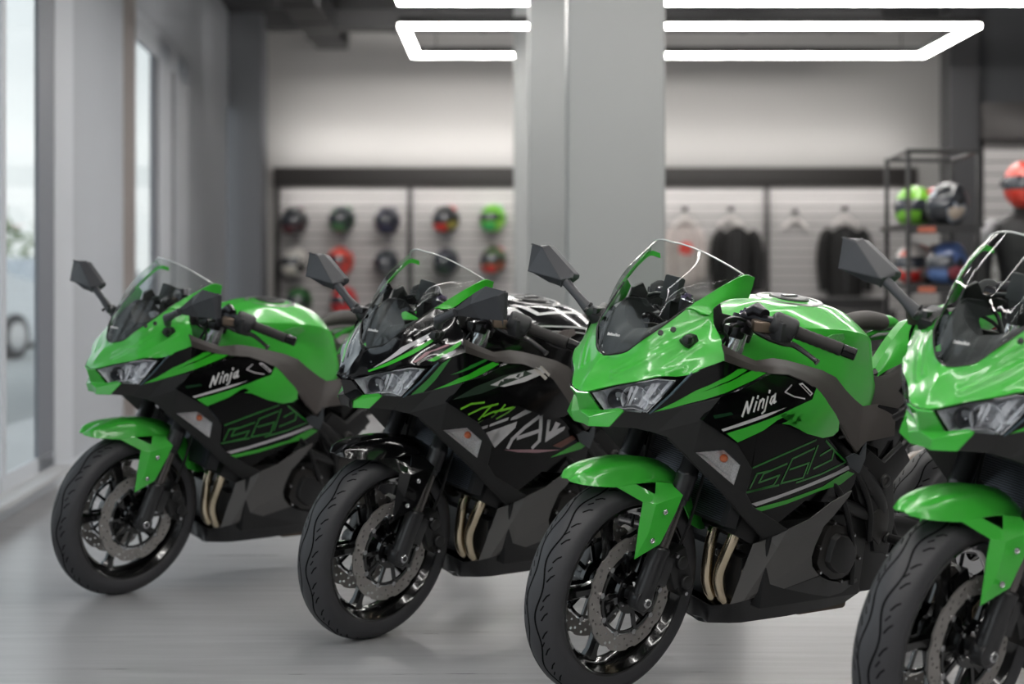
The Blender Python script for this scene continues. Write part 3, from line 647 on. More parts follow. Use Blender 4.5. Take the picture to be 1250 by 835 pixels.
        faceset(bm,V,[(0,1,2,6),(2,3,4,5),(2,5,6)],side=s); solid(bm,.004); fin(bm,'fairing_bracket',mat('bracket_grey',(74,78,82),.3,metal=.6) if kind=='black' or 1 else steel,root,angle=15)
    both(lower)
    # ---- lower grey panel
    def belly(s):
        V=[(-0.3524,0.14,0.4144),(-0.3853,0.162,0.4326),(-0.3974,0.187,0.4132),(-0.3486,0.136,0.2554),(-0.3227,0.115,0.2424),(-0.4088,0.205,0.468),(-0.4715,0.218,0.4933),(-0.5377,0.228,0.5382),(-0.6035,0.236,0.5683),(-0.6016,0.232,0.5514),(-0.5597,0.224,0.498),(-0.5355,0.216,0.4694),(-0.5155,0.212,0.4144),(-0.513,0.208,0.3839),(-0.5274,0.203,0.3536),(-0.5644,0.198,0.3231),(-0.4705,0.172,0.2902),(-0.4104,0.172,0.3103),(-0.3604,0.15,0.4167)]
        F=[(0,4,3,2,1),(1,2,5),(2,11,6,5),(6,11,10,7),(7,10,9,8),(2,17,12,11),(17,13,12),(2,3,17),(17,3,16),(17,16,14,13),(16,15,14)]
        bm=B(); faceset(bm,V,F,side=s); solid(bm,.004); fin(bm,'lower_cowl_panel',darkgrey,root,angle=8,bevel=.0015,seg=2)
    both(belly)
    # ---- belly pan
    bm=B()
    up=[(-.295,0,.232),(-0.2974,0.03,0.2288),(-0.3082,0.058,0.223),(-0.3249,0.113,0.2415),(-0.3468,0.135,0.2544),(-0.4717,0.171,0.2898),(-0.5658,0.197,0.3215),(-0.6046,0.2,0.3058),(-0.6549,0.195,0.2943),(-0.742,0.18,0.2922)]
    lo=[(-.305,0,.178),(-0.3107,0.028,0.1807),(-0.3075,0.058,0.175),(-0.3555,0.09,0.1787),(-0.3866,0.105,0.1814),(-0.5273,0.135,0.1934),(-0.6393,0.15,0.2042),(-0.6784,0.15,0.2068),(-0.7435,0.145,0.2097),(-0.8182,0.135,0.2317)]
    bt=[(p[0]-.02,p[1]*.45,p[2]-.012) for p in lo]
    for s in (1,-1):
        addgrid(bm,grid([up,lo],36,6,fu=lin),side=s); addgrid(bm,grid([lo,bt,[(p[0],0,p[2]-.004) for p in bt]],36,6,fu=lin),side=s)
    solid(bm,.004); bp=fin(bm,'belly_pan',mat('belly_black',(24,24,26),.36,coat=.2),root,angle=30)
    def bb(s):
        p=(-0.397,0.136,0.2441); bm=B(); lathe(bm,[(0,.008),(.004,.007),(.004,0)],(p[0],(p[1]+.004)*s,p[2]),seg=14,M=(Vector((1,0,0)),Vector((0,0,1)),Vector((.3,s,0)).normalized())); fin(bm,'bolt',steel,bp)
    both(bb)
    # ---- radiator
    bm=B(); Rm=rotY(R(-14)); c=Vector((-.245,0,.585)); box(bm,c,(.036,.34,.215),Rm)
    for k in range(36): box(bm,c+Rm@Vector((.019,0,-.098+k*.0056)),(.004,.318,.0022),Rm,1)
    for sg in (1,-1): box(bm,c+Rm@Vector((0,.168*sg,0)),(.042,.02,.215),Rm)
    fin(bm,'radiator',[mat('radiator_dark',(26,27,30),.5),mat('radiator_fin',(92,98,108),.4,metal=.7)],root,smooth=False)
    # ---- exhaust headers
    for pts in ([(-0.33,0.0321,0.4659),(-0.315,0.0311,0.4351),(-0.3,0.0364,0.3789),(-0.3,0.0377,0.311),(-0.305,0.0422,0.2754),(-0.32,0.0479,0.2459),(-0.36,0.0431,0.2192)],
                [(-0.33,0.0944,0.4838),(-0.32,0.1047,0.4495),(-0.31,0.1032,0.4117),(-0.305,0.0893,0.3628),(-0.305,0.0786,0.3188),(-0.31,0.08,0.2824),(-0.325,0.0861,0.2509),(-0.36,0.0916,0.2305)]):
        bm=B(); tube(bm,pts,.0165,18,smoothn=40); fin(bm,'exhaust_header',exhaust,root)
    bm=B(); box(bm,(-.70,.03,.200),(.20,.16,.05)); tube(bm,[(-.40,.06,.20),(-.5,.03,.185)],.022,14); tube(bm,[(-.75,-.05,.18),(-.95,-.13,.24),(-1.05,-.17,.30)],.026,14,smoothn=12)
    tube(bm,[(-1.0,-.175,.30),(-1.08,-.18,.33),(-1.42,-.19,.46),(-1.46,-.19,.475)],[.045,.058,.062,.05],20)
    fin(bm,'muffler',mat('muffler_brown',(92,80,70),.35,metal=.8),root,bevel=.012)
    # ---- engine
    bm=B(); box(bm,(-.575,0,.36),(.39,.34,.24)); Rm=rotY(R(-25)); box(bm,(-.43,0,.53),(.19,.27,.28),Rm); box(bm,(-.39,0,.645),(.17,.25,.09),Rm)
    box(bm,(-.70,0,.46),(.20,.30,.16)); box(bm,(-.81,0,.36),(.20,.27,.26));  box(bm,(-.40,0,.30),(.12,.24,.14))
    for k in range(5): box(bm,Vector((-.43,0,.50))+Rm@Vector((0,0,-.02+k*.022)),(.20,.285,.008),Rm)
    for x,z,y in ((-.36,.33,.12),(-.345,.40,.10),(-.35,.45,.12),(-.36,.28,.10),(-.35,.36,.03),(-.35,.42,-.05)): lathe(bm,[(0,.014),(.014,.013),(.016,.007),(.016,0)],(x,y,z),axis='X',seg=8,mi=1)
    eng=fin(bm,'engine',[engblk,steel],root,bevel=.008)
    def gen(s):
        P=[(-0.5959,0.19,0.4692),(-0.6506,0.19,0.4577),(-0.6833,0.19,0.4271),(-0.7104,0.19,0.3921),(-0.7172,0.19,0.3588),(-0.6928,0.19,0.3145),(-0.6565,0.19,0.2972),(-0.6163,0.19,0.3014),(-0.5648,0.19,0.332),(-0.547,0.19,0.3568),(-0.551,0.19,0.4022),(-0.5672,0.19,0.451)]
        bm=B(); P2=[(p[0],p[2]) for p in P]; prism(bm,P2,.15*s,.196*s,0,.06)
        n=len(P2); cx=sum(p[0] for p in P2)/n-.012; cz=sum(p[1] for p in P2)/n-.006
        prism(bm,[(cx+(x-cx)*.66,cz+(z-cz)*.70) for x,z in P2],.19*s,.214*s,1,.08)
        for x,z in P2[::2]: lathe(bm,[(0,.007),(.012,.007),(.012,0)],(cx+(x-cx)*.99,.19*s,cz+(z-cz)*.99),seg=8,M=(Vector((1,0,0)),Vector((0,0,1)),Vector((0,s,0))),mi=2)
        fin(bm,'engine_cover',[mat('cover_rim',(40,38,37),.35),mat('cover_disc',(30,30,31),.4),steel],eng,bevel=.004)
        bm=B(); P=[(-0.7471,0.17,0.4531),(-0.7677,0.17,0.4842),(-0.8053,0.17,0.5001),(-0.8342,0.17,0.4931),(-0.8458,0.17,0.4544),(-0.8434,0.17,0.4167),(-0.8114,0.17,0.3721),(-0.7702,0.17,0.4065)]
        prism(bm,[(p[0],p[2]) for p in P],.12*s,.185*s,0,.12); fin(bm,'sprocket_cover',engcov,eng,bevel=.006)
    both(gen)
    bm=B()
    for P in ([(-.50,.19,.63),(-.60,.2,.55),(-.66,.2,.45),(-.70,.19,.36),(-.72,.18,.28)],[(-.52,.18,.68),(-.66,.19,.60),(-.74,.19,.50),(-.77,.18,.40)],[(-.62,.17,.62),(-.72,.18,.55),(-.82,.17,.50),(-.90,.16,.40)]): tube(bm,P,.009,10,smoothn=20)
    fin(bm,'hoses',mat('hose_black',(16,16,17),.5),root)
    # ---- frame and swingarm
    def spar(s):
        bm=B()
        tube(bm,[(-.27,.06*s,.90),(-.42,.15*s,.80),(-.60,.175*s,.66),(-.78,.17*s,.53),(-.84,.15*s,.42)],.024,14,smoothn=24)
        tube(bm,[(-.27,.07*s,.80),(-.40,.16*s,.66),(-.55,.18*s,.55),(-.76,.17*s,.47)],.019,12,smoothn=20)
        tube(bm,[(-.60,.15*s,.70),(-.85,.14*s,.74),(-1.1,.12*s,.84),(-1.28,.08*s,.90)],.017,12,smoothn=16)
        tube(bm,[(-.78,.15*s,.55),(-.95,.14*s,.70),(-1.08,.12*s,.82)],.015,12,smoothn=16)
        return bm
    bm=spar(1); b2=spar(-1); tmp=bpy.data.meshes.new('t'); b2.to_mesh(tmp); b2.free(); bm.from_mesh(tmp); bpy.data.meshes.remove(tmp)
    box(bm,(-.82,0,.47),(.10,.30,.14)); fr=fin(bm,'frame',frameblk,root)
    def plate(s):
        bm=B(); P=[(-.72,.66),(-.66,.60),(-.70,.52),(-.76,.46),(-.80,.36),(-.86,.35),(-.87,.44),(-.84,.56),(-.90,.62),(-.86,.67),(-.79,.62)]
        prism(bm,P,.165*s,.18*s,0,.02); 
        for x,z,r in ((-.798,.567,.020),(-.845,.40,.017),(-.71,.60,.012)): lathe(bm,[(0,r),(.01,r),(.014,r*.6),(.008,r*.5),(.008,0)],(x,.178*s,z),seg=16,M=(Vector((1,0,0)),Vector((0,0,1)),Vector((0,s,0))),mi=1)
        tube(bm,[(-.845,.18*s,.40),(-.845,.26*s,.405)],[.013,.016],10,mi=2)
        fin(bm,'footpeg_plate',[engblk,mat('dull_steel',(96,94,92),.35,metal=.8),grip],root,bevel=.003)
    both(plate)
    bm=B()
    for s in (1,-1): tube(bm,[(-.84,.10*s,.42),(-.98,.115*s,.40),(-1.2,.125*s,.34),(-1.40,.125*s,.305)],[.035,.032,.028,.026],12,smoothn=16); lathe(bm,[(0,.022),(.02,.022),(.022,.012),(.022,0)],(-1.37,.13*s,.305),seg=6,M=(Vector((1,0,0)),Vector((0,0,1)),Vector((0,s,0))))
    box(bm,(-.93,0,.41),(.06,.22,.06)); fin(bm,'swingarm',frameblk,root,bevel=.004)
    bm=B(); box(bm,(-.80,0,.60),(.05,.08,.26),rotY(R(14))); tube(bm,[(-.80,0,.50),(-.84,0,.70)],.034,14); fin(bm,'rear_shock',frameblk,root,bevel=.004)
    # chain drive
    bm=B(); lathe(bm,[(.088,.05),(.088,.095),(.094,.095),(.094,.05)],(-1.37,0,.305),seg=40,close=True)
    tube(bm,[(-.78,.091,.44),(-1.37,.091,.40)],.007,6); tube(bm,[(-.78,.091,.36),(-1.37,.091,.21)],.007,6); fin(bm,'drive_chain',steel,root)
    # ---- trim between tank and fairing
    def trim(s):
        top=[(-0.0203,0.262,0.9879),(-0.0527,0.26,0.9745),(-0.0973,0.255,0.9588),(-0.1562,0.25,0.9405),(-0.2399,0.228,0.9397),(-0.2997,0.218,0.9305),(-0.382,0.208,0.913),(-0.4642,0.2,0.8939),(-0.5279,0.192,0.8719),(-0.5941,0.176,0.83),(-0.645,0.168,0.8001),(-0.6862,0.163,0.7794),(-0.7661,0.15,0.7804),(-0.8418,0.145,0.7562)]
        bot=[(-0.0345,0.266,0.9444),(-0.0838,0.268,0.931),(-0.1167,0.268,0.9228),(-0.158,0.266,0.9127),(-0.2126,0.262,0.9079),(-0.273,0.258,0.9029),(-0.3415,0.252,0.8821),(-0.3977,0.25,0.8559),(-0.4548,0.246,0.809),(-0.5065,0.242,0.7616),(-0.5524,0.238,0.7137),(-0.6032,0.234,0.6762),(-0.6599,0.215,0.6952),(-0.8267,0.17,0.6907)]
        md=[tuple((a[i]+b[i])/2+(.003 if i==1 else 0) for i in range(3)) for a,b in zip(top,bot)]
        bm=B(); addgrid(bm,grid([top,md,bot],52,8,fu=lin,fv=lin),side=s); solid(bm,.004); fin(bm,'frame_trim',trimgrey,root,angle=18)
        bm=B(); V=[(-0.5134,0.236,0.7597),(-0.5438,0.228,0.7474),(-0.6231,0.222,0.6764),(-0.599,0.23,0.6709)]
        faceset(bm,V,[(0,1,2,3)],side=s); solid(bm,.004); fin(bm,'trim_insert',trimgrey,root)
        bm=B(); V=[(-0.6739,0.17,0.7447),(-0.7642,0.155,0.7783),(-0.8556,0.15,0.7614),(-0.8924,0.15,0.6868),(-0.7657,0.17,0.6569),(-0.6959,0.18,0.6796),(-0.9138,0.14,0.5763),(-0.7936,0.16,0.5779)]
        faceset(bm,V,[(0,1,2,3,4,5),(4,3,6,7)],side=s); solid(bm,.006); fin(bm,'side_cover',black_gloss,root,bevel=.003)
    both(trim)
    # ---- tank
    ST=[(-.20,.965,[(.045,.962),(.075,.945),(.085,.915),(.09,.885)]),
        (-.28,1.008,[(.06,1.003),(.105,.978),(.122,.925),(.13,.885)]),
        (-.36,1.036,[(.075,1.029),(.137,.995),(.150,.935),(.155,.885)]),
        (-.45,1.050,[(.088,1.042),(.168,1.000),(.166,.935),(.175,.875)]),
        (-.56,1.050,[(.09,1.042),(.184,.995),(.172,.925),(.180,.845)]),
        (-.645,1.032,[(.085,1.024),(.178,.978),(.166,.895),(.170,.795)]),
        (-.70,.996,[(.078,.988),(.150,.948),(.158,.868),(.160,.765)]),
        (-.745,.935,[(.07,.925),(.118,.895),(.143,.835),(.150,.765)]),
        (-.775,.86,[(.06,.855),(.10,.845),(.122,.805),(.13,.765)])]
    prof=[]
    for x,zc,pp in ST:
        r=[Vector((x,0,zc))]+[Vector((x+(.02 if k==3 and x<-.6 else 0),y,z)) for k,(y,z) in enumerate(pp)]
        prof.append(r)
    GT=grid(prof,28,44)
    # keep the knee ridge crisp: mix smooth and straight sections
    GL=grid(prof,28,44,fu=lin); GT=[[GT[i][j].lerp(GL[i][j],.65) for j in range(29)] for i in range(45)]
    bm=B()
    for s in (1,-1): addgrid(bm,GT,side=s); addgrid(bm,[GT[0],[Vector((-.21,p.y*.9,.885)) for p in GT[0]]],side=s)
    solid(bm,.003)
    if kind=='black':
        for s in (1,-1):
            def ln(a,b,w_): 
                for q in ribbon([a,b],w_): uvpoly(bm,GT,q,.0012,1,s)
            ln((.16,.30),(.36,.36),.03); ln((.36,.36),(.30,.62),.03); ln((.10,.42),(.28,.66),.025); ln((.28,.66),(.44,.92),.03); ln((.36,.62),(.50,.90),.02); ln((.04,.36),(.10,.80),.02); ln((.34,.20),(.46,.30),.04)
            uvpoly(bm,GT,[(.2,.20),(.36,.22),(.38,.30),(.22,.28)],.0014,1,s); ln((.52,.3),(.50,.66),.02); ln((.58,.34),(.55,.66),.015)
    tank=fin(bm,'fuel_tank',[gp,whitedec,limedec],root,angle=30 if kind=='green' else 30,doubles=False)
    c=Vector((-.515,0,1.041)); bm=B()
    lathe(bm,[(-.01,.094),(.003,.094),(.007,.088),(.006,.078),(-.001,.076),(-.001,.0)],c,axis='Z',seg=48); lathe(bm,[(0,.055),(.010,.055),(.013,.050),(.013,.0)],c,axis='Z',seg=40,mi=1); box(bm,c+Vector((0,0,.014)),(.05,.014,.006),None,0)
    for k in range(6): lathe(bm,[(0,.005),(.007,.005),(.007,0)],c+Vector((.068*math.cos(k*PI/3),.068*math.sin(k*PI/3),-.001)),axis='Z',seg=8)
    fin(bm,'fuel_cap',[mat('cap_steel',(150,150,150),.3,metal=.9),frameblk],tank,angle=30)
    def badge(s):
        bm=B(); A=[(-0.4545,0.19,0.9738),(-0.4959,0.19,0.9872),(-0.5404,0.187,0.9879),(-0.5505,0.185,0.9729),(-0.5176,0.187,0.9585)]; A=[(a_[0],a_[1]*s,a_[2]) for a_ in A]; f=bm.faces.new([bm.verts.new(p) for p in A]); solid(bm,.004); fin(bm,'tank_badge',mat('badge_fleck',(92,170,92),.3,metal=.3,noise=(160,.6)) if kind=='green' else mat('badge_dark',(120,112,110),.3,metal=.3,noise=(160,.6)),tank)
    both(badge)
    # ---- seat and tail
    bm=B()
    SE=[(-.745,.862,.10),(-.79,.858,.118),(-.83,.872,.126),(-.87,.895,.126),(-.90,.912,.12)]
    for s in (1,-1): addgrid(bm,grid([[Vector((x,0,z-.05)) for x,z,w_ in SE],[Vector((x,w_*.6,z-.042)) for x,z,w_ in SE],[Vector((x,w_,z-.008)) for x,z,w_ in SE],[Vector((x,w_*1.08,z-.04)) for x,z,w_ in SE],[Vector((x,w_*1.12,z-.13)) for x,z,w_ in SE]],30,20),side=s)
    solid(bm,.005); fin(bm,'rider_seat',seatm,root)
    bm=B()
    A=[(-.775,.112,.872),(-.795,.112,.902),(-.838,.112,.958),(-.88,.108,.995),(-.915,.106,1.012),(-1.05,.10,1.022),(-1.2,.088,1.022),(-1.37,.055,1.01)]
    C=[(-.775,.125,.85),(-.80,.132,.868),(-.85,.138,.888),(-.90,.142,.908),(-.97,.14,.915),(-1.08,.128,.925),(-1.22,.10,.945),(-1.37,.055,.975)]
    M=[tuple((a[i]+c_[i])/2+(.006 if i==1 else 0) for i in range(3)) for a,c_ in zip(A,C)]
    addgrid(bm,grid([A,M,C],36,8)); addgrid(bm,grid([A,[(a[0]-.015,a[1]-.05,a[2]-.02) for a in A]],36,2))
    low=lambda r,z0,z1:[(p[0],-p[1],z0+(z1-z0)*i/7) for i,p in enumerate(r)]
    addgrid(bm,grid([low(A,.870,.95),low(M,.858,.935),low(C,.846,.92)],36,8))
    solid(bm,.004); tail=fin(bm,'tail_cowl',gp,root,angle=40)
    bm=B(); tube(bm,[(-.80,-.085,.935),(-.87,-.09,.957),(-.95,-.095,.962),(-1.02,-.098,.955),(-1.05,-.10,.948)],[.014,.026,.028,.026,.012],14,smoothn=20); tube(bm,[(-1.08,.0,.92),(-1.15,.0,.945),(-1.25,.0,.955),(-1.35,0,.955)],[.03,.055,.06,.04],16,smoothn=20); fin(bm,'pillion_seat',seatm,root)
    bm=B(); tube(bm,[(-1.03,-.098,.957),(-1.06,-.10,.954),(-1.085,-.10,.950),(-1.10,-.10,.946)],[.020,.019,.014,.006],12,smoothn=12); tube(bm,[(-1.06,-.10,.945),(-1.0,-.10,.925),(-.93,-.10,.90),(-.90,-.10,.88)],.008,8,smoothn=12); fin(bm,'grab_rail',gp,root)
    bm=B(); box(bm,(-.93,0,.72),(.42,.22,.20),rotY(R(14))); box(bm,(-1.0,0,.84),(.40,.16,.08),rotY(R(10))); fin(bm,'under_tray',mat('tray_dark',(40,37,36),.5),root,bevel=.012)
    bm=B(); box(bm,(-1.365,0,.965),(.03,.10,.022)); fin(bm,'tail_light',mat('tail_lens',(120,14,14),.15,coat=.6),tail,bevel=.006)
    bm=B(); box(bm,(-1.15,0,.86),(.36,.15,.05),rotY(R(14))); addgrid(bm,[[Vector((-1.30+.02*0,.07*k,.90)) for k in (-1,0,1)],[Vector((-1.44,.07*k,.74)) for k in (-1,0,1)],[Vector((-1.50,.07*k,.62)) for k in (-1,0,1)]]); solid(bm,.006); fin(bm,'rear_fender',frameblk,root)
    # ---- handlebars
    def bars(s):
        m=lambda p:Vector((p[0],p[1]*s,p[2]))
        a=m((-0.2358,0.112,1.0244)); sw0=m((-0.2371,0.214,1.0311)); g0=m((-0.2829,0.252,1.0108)); g1=m((-0.3534,0.352,0.9848)); e1=m((-0.3759,0.38,0.9766))
        bm=B(); tube(bm,[a,sw0,g0],.0125,14); lathe(bm,[(-.022,.033),(.022,.033),(.022,.0255),(-.022,.0255)],axis_fork(1.0,s),seg=24,M=dirframe((-.31,0,.95)),close=True)
        tube(bm,[m((-0.2368,0.13,1.0344)),m((-0.2438,0.15,1.049)),m((-0.2362,0.185,1.0433))],[.017,.019,.014],12)
        hb=fin(bm,'handlebar',mat('bar_metal',(60,58,62),.28,metal=.85),root)
        bm=B(); d=(g0-sw0).normalized(); tube(bm,[sw0-d*.004,sw0+d*.004,g0-d*.012,g0],[.024,.030,.032,.028],16)
        box(bm,sw0.lerp(g0,.45)+Vector((.012,0,-.012)),(.034,.05,.05)); hbx=fin(bm,'switch_housing',mat('switch_black',(40,40,42),.5),hb,bevel=.004)
        bm=B(); lathe(bm,[(0,.004),(.003,.004),(.003,0)],sw0.lerp(g0,.4)+Vector((.022,.014*s,.018)),seg=12,M=dirframe((.6,.6*s,.5))); fin(bm,'switch_button',frameblk,hbx)
        bm=B(); n_=14; P=[g0.lerp(g1,i/n_) for i in range(n_+1)]; tube(bm,P,[.0175 if i%2 else .0162 for i in range(n_+1)],18); fin(bm,'grip',grip,hb,angle=60)
        bm=B(); tube(bm,[g1,g1.lerp(e1,.08),e1.lerp(g1,.06),e1],[.0135,.0158,.0158,.012],18); fin(bm,'bar_end',black_gloss,hb)
        bm=B(); L=[m(p) for p in ((-0.2141,0.15,1.0174),(-0.2147,0.185,0.9999),(-0.2338,0.215,0.988),(-0.259,0.238,0.9806),(-0.2808,0.255,0.9776),(-0.2948,0.29,0.9623),(-0.3004,0.312,0.9522),(-0.3028,0.322,0.947))]
        tube(bm,L,[.007,.0085,.009,.009,.008,.0065,.006,.009],10,smoothn=28); lv=fin(bm,'clutch_lever' if s>0 else 'brake_lever',mat('lever_black',(30,27,28),.35,coat=.3),hb)
        bm=B(); box(bm,m((-0.2246,0.19,1.0147)),(.05,.045,.028),Matrix.Rotation(R(-35*s),3,'Z')); fin(bm,'lever_perch',mat('perch_bronze',(110,96,84),.35,metal=.7),hb,bevel=.005)
        bm=B(); tube(bm,[m((-0.2211,0.14,1.0174)),m((-0.1652,0.15,1.0287)),m((-0.1087,0.17,1.0251)),m((-0.1175,0.16,0.9978)),m((-0.1808,0.12,0.9584)),m((-.2,.06,.85))],.0045,10,smoothn=24); tube(bm,[m((-0.2322,0.12,1.0003)),m((-0.1675,0.14,1.0055)),m((-0.1778,0.12,0.9756)),m((-.16,.05,.86))],.005,8,smoothn=20); fin(bm,'control_cable',frameblk,hb)
    both(bars)
    # black bracket joining cowl rear to the bars
    def brk(s):
        V=[(-0.0795,0.155,1.0539),(-0.1091,0.15,1.0673),(-0.1244,0.145,1.0409),(-0.1789,0.13,1.0288),(-0.207,0.125,1.0146),(-0.1959,0.125,1.0105),(-0.1188,0.15,1.0125),(-0.1284,0.155,0.9965),(-0.0788,0.17,1.0005)]
        bm=B(); faceset(bm,V,[(0,1,2,6,8),(2,3,4,5,6),(6,7,8)],side=s); solid(bm,.012); fin(bm,'cowl_bracket',frameblk,root,bevel=.002)
    both(brk)
    # ---- mirrors
    def mirror(s):
        r_=lambda p:Vector((p[0],-p[1]*s,p[2]))
        base=r_((-0.0006,-0.165,0.9764)); stem=r_((0.0288,-0.185,0.9843)); neck=r_((0.0401,-0.28,1.0417))
        k_=1 if s<0 else .62; bm=B(); tube(bm,[r_((-0.0118,-0.13,0.9658)),base,base.lerp(stem,.6)],[.024*k_,.022*k_,.015],12); box(bm,base,(.06*k_,.05*k_,.034*k_),rotY(R(30))); box(bm,base.lerp(stem,.5),(.03*k_,.035*k_,.03*k_)); mb=fin(bm,'mirror',frameblk,root,bevel=.005)
        if s>0: stem=Vector((0.0458,0.222,1.0359)); neck=Vector((0.034,0.276,1.0681))
        bm=B(); tube(bm,[stem.lerp(base,.4),stem,stem.lerp(neck,.5),neck],[.013,.016,.0115,.013],12); fin(bm,'mirror_stalk',mirrorblk,mb)
        P=[(0.068,-0.4,1.1213),(0.0372,-0.375,1.1237),(0.0281,-0.27,1.066),(0.0292,-0.27,1.055),(0.0512,-0.285,1.0303),(0.0653,-0.32,1.0326),(0.0641,-0.4,1.0481)]
        P=[r_(p) for p in P]; rid=r_((0.0393,-0.37,1.1201)); rid+=Vector((.022,0,0)); low=r_((0.0641,-0.395,1.0499))+Vector((.02,0,0)); inn=r_((0.0479,-0.275,1.0475))+Vector((.014,0,0))
        if s>0:
            P=[(-0.0162,0.415,1.1526),(0.0076,0.36,1.1561),(0.0116,0.315,1.1248),(0.0362,0.27,1.0705),(0.0265,0.272,1.0609),(-0.0077,0.33,1.0627),(-0.0187,0.42,1.0734)]
            P=[Vector(p) for p in P]; rid=Vector((-0.0028,0.318,1.0998))+Vector((.02,0,0)); low=Vector((-0.0171,0.405,1.1401))+Vector((.016,0,0)); inn=Vector((0.0166,0.28,1.0734))+Vector((.01,0,0))
        back=Vector((-.022,-.004*s,-.002))
        bm=B(); A=[bm.verts.new(p) for p in P]; C=[bm.verts.new(p+back) for p in P]
        rv=bm.verts.new(rid); lv=bm.verts.new(low); iv=bm.verts.new(inn)
        for f in (((A[0],rv,lv,A[6]),(A[0],A[1],rv),(A[1],A[2],A[3],iv,rv),(rv,iv,lv),(iv,A[4],A[5],A[6],lv),(A[3],A[4],iv)) if s<0 else ((A[0],A[1],rv,lv),(A[1],A[2],rv),(A[2],A[3],iv,rv),(A[3],A[4],iv),(iv,A[4],A[5],rv),(rv,A[5],A[6],lv),(lv,A[6],A[0]))): bm.faces.new(f)
        for i in range(7): bm.faces.new((A[i],A[(i+1)%7],C[(i+1)%7],C[i]))
        bm.faces.new(C); hs=fin(bm,'mirror_housing',mirrorblk,mb,angle=15,bevel=.003)
        bm=B(); cc=sum(P,Vector())/7; bm.faces.new([bm.verts.new(cc+(p-cc)*.88+back*1.08) for p in P]); fin(bm,'mirror_glass',mat('mirror_glass',(200,205,210),.03,metal=1),hs,smooth=False)
        return mb
    mirror(-1)
    # the near-side mirror mount
    nm=mirror(1)
    return root,nm
LED_E=25; SKY_E=1.0; EXPO=0.6; BACKW=42; WASH=8
# ---------------------------------------------------------------- place the four motorcycles
def place(root,X,Y,yaw,k,lean=.18117):
    c,s=math.cos(yaw),math.sin(yaw); F=Vector((-c,-s,0)); L=Vector((s,-c,0)); U=Vector((0,0,1))
    L2=L*math.cos(lean)-U*math.sin(lean); U2=L*math.sin(lean)+U*math.cos(lean)
    M=Matrix((F,L2,U2)).transposed()
    root.location=(X,Y,0); root.rotation_euler=M.to_euler(); root.scale=(k,k,k)
BIKES=[(-1.3556,6.4864,.7256,.9741),(-.4432,5.6982,.7372,.9879),(.2286,4.9327,.6672,1.0),(.9390,4.2537,.6335,1.0035)]
g1,nm=make_bike('green'); b2,_=make_bike('black')
g3=dup_tree(g1); g4=dup_tree(g1)
for r_,p in zip((g1,b2,g3,g4),BIKES): place(r_,*p)
LAB=['leftmost green sport motorcycle, parked closest to the tall windows','black sport motorcycle with silver letter graphics and green chin tabs','green sport motorcycle between the black one and the cut off one, its near mirror missing','rightmost green sport motorcycle, nearest, cut off by the picture edge']
for r_,l_ in zip((g1,b2,g3,g4),LAB):
    r_['label']=l_; r_['category']='motorcycle'
# the third motorcycle has only the mount of its near mirror
ms=[c for c in g3.children if c.name.split('.')[0]=='mirror']
ms.sort(key=lambda o:sum((Vector(b) for b in o.bound_box),Vector()).y)
keep=ms[-1]
for ch in list(keep.children):
    for c2 in list(ch.children): bpy.data.objects.remove(c2)
    bpy.data.objects.remove(ch)
keep.name='mirror_mount'
# ---------------------------------------------------------------- the room
def structure(o,label=None):
    o['kind']='structure'
    if label: o['label']=label
    return o
wallm=mat('wall_paint',(196,194,192),.75,noise=(1.2,.03)); pierm=mat('pier_paint',(182,186,192),.7,noise=(1.5,.04)); darkwall=mat('dark_wall_paint',(70,71,74),.7)
ceilm=mat('ceiling_paint',(52,53,56),.8); colm=mat('column_paint',(152,154,153),.42,noise=(1.8,.05)); framem=mat('window_frame_paint',(206,210,216),.5); framedark=mat('window_frame_dark',(122,126,134),.5)
sillm=mat('sill_paint',(196,198,200),.5)
def floormat():
    m=bpy.data.materials.new('polished_floor'); m.use_nodes=True; n=m.node_tree.nodes; l=m.node_tree.links; b=n['Principled BSDF']
    tc=n.new('ShaderNodeTexCoord'); mp=n.new('ShaderNodeMapping'); mp.inputs['Scale'].default_value=(.7,9,1)
    t=n.new('ShaderNodeTexNoise'); t.inputs['Scale'].default_value=2.2; t.inputs['Detail'].default_value=8; t.inputs['Roughness'].default_value=.62
    t2=n.new('ShaderNodeTexNoise'); t2.inputs['Scale'].default_value=.9; t2.inputs['Detail'].default_value=3
    cr_=n.new('ShaderNodeValToRGB'); cr_.color_ramp.elements[0].color=srgb((140,140,142)); cr_.color_ramp.elements[0].position=.3; cr_.color_ramp.elements[1].color=srgb((190,190,191)); cr_.color_ramp.elements[1].position=.72
    ad=n.new('ShaderNodeMix'); ad.data_type='FLOAT'; ad.inputs['Factor'].default_value=.35
    l.new(tc.outputs['Object'],mp.inputs['Vector']); l.new(mp.outputs['Vector'],t.inputs['Vector']); l.new(tc.outputs['Object'],t2.inputs['Vector'])
    l.new(t.outputs['Fac'],ad.inputs['A']); l.new(t2.outputs['Fac'],ad.inputs['B']); l.new(ad.outputs['Result'],cr_.inputs['Fac']); l.new(cr_.outputs['Color'],b.inputs['Base Color'])
    rm=n.new('ShaderNodeMapRange'); rm.inputs['To Min'].default_value=.22; rm.inputs['To Max'].default_value=.38; l.new(t.outputs['Fac'],rm.inputs['Value']); l.new(rm.outputs['Result'],b.inputs['Roughness'])
    b.inputs['Specular IOR Level'].default_value=.6
    return m
BACK=20.5; CEIL=3.85; FRONT=-4.0; RIGHT=6.5
def wx(d): return -2.29-.0597*(d-8.42)          # inner face of the window wall at depth d
wd=Vector((-.0597,1,0)).normalized(); wn=Vector((1,.0597,0)).normalized()
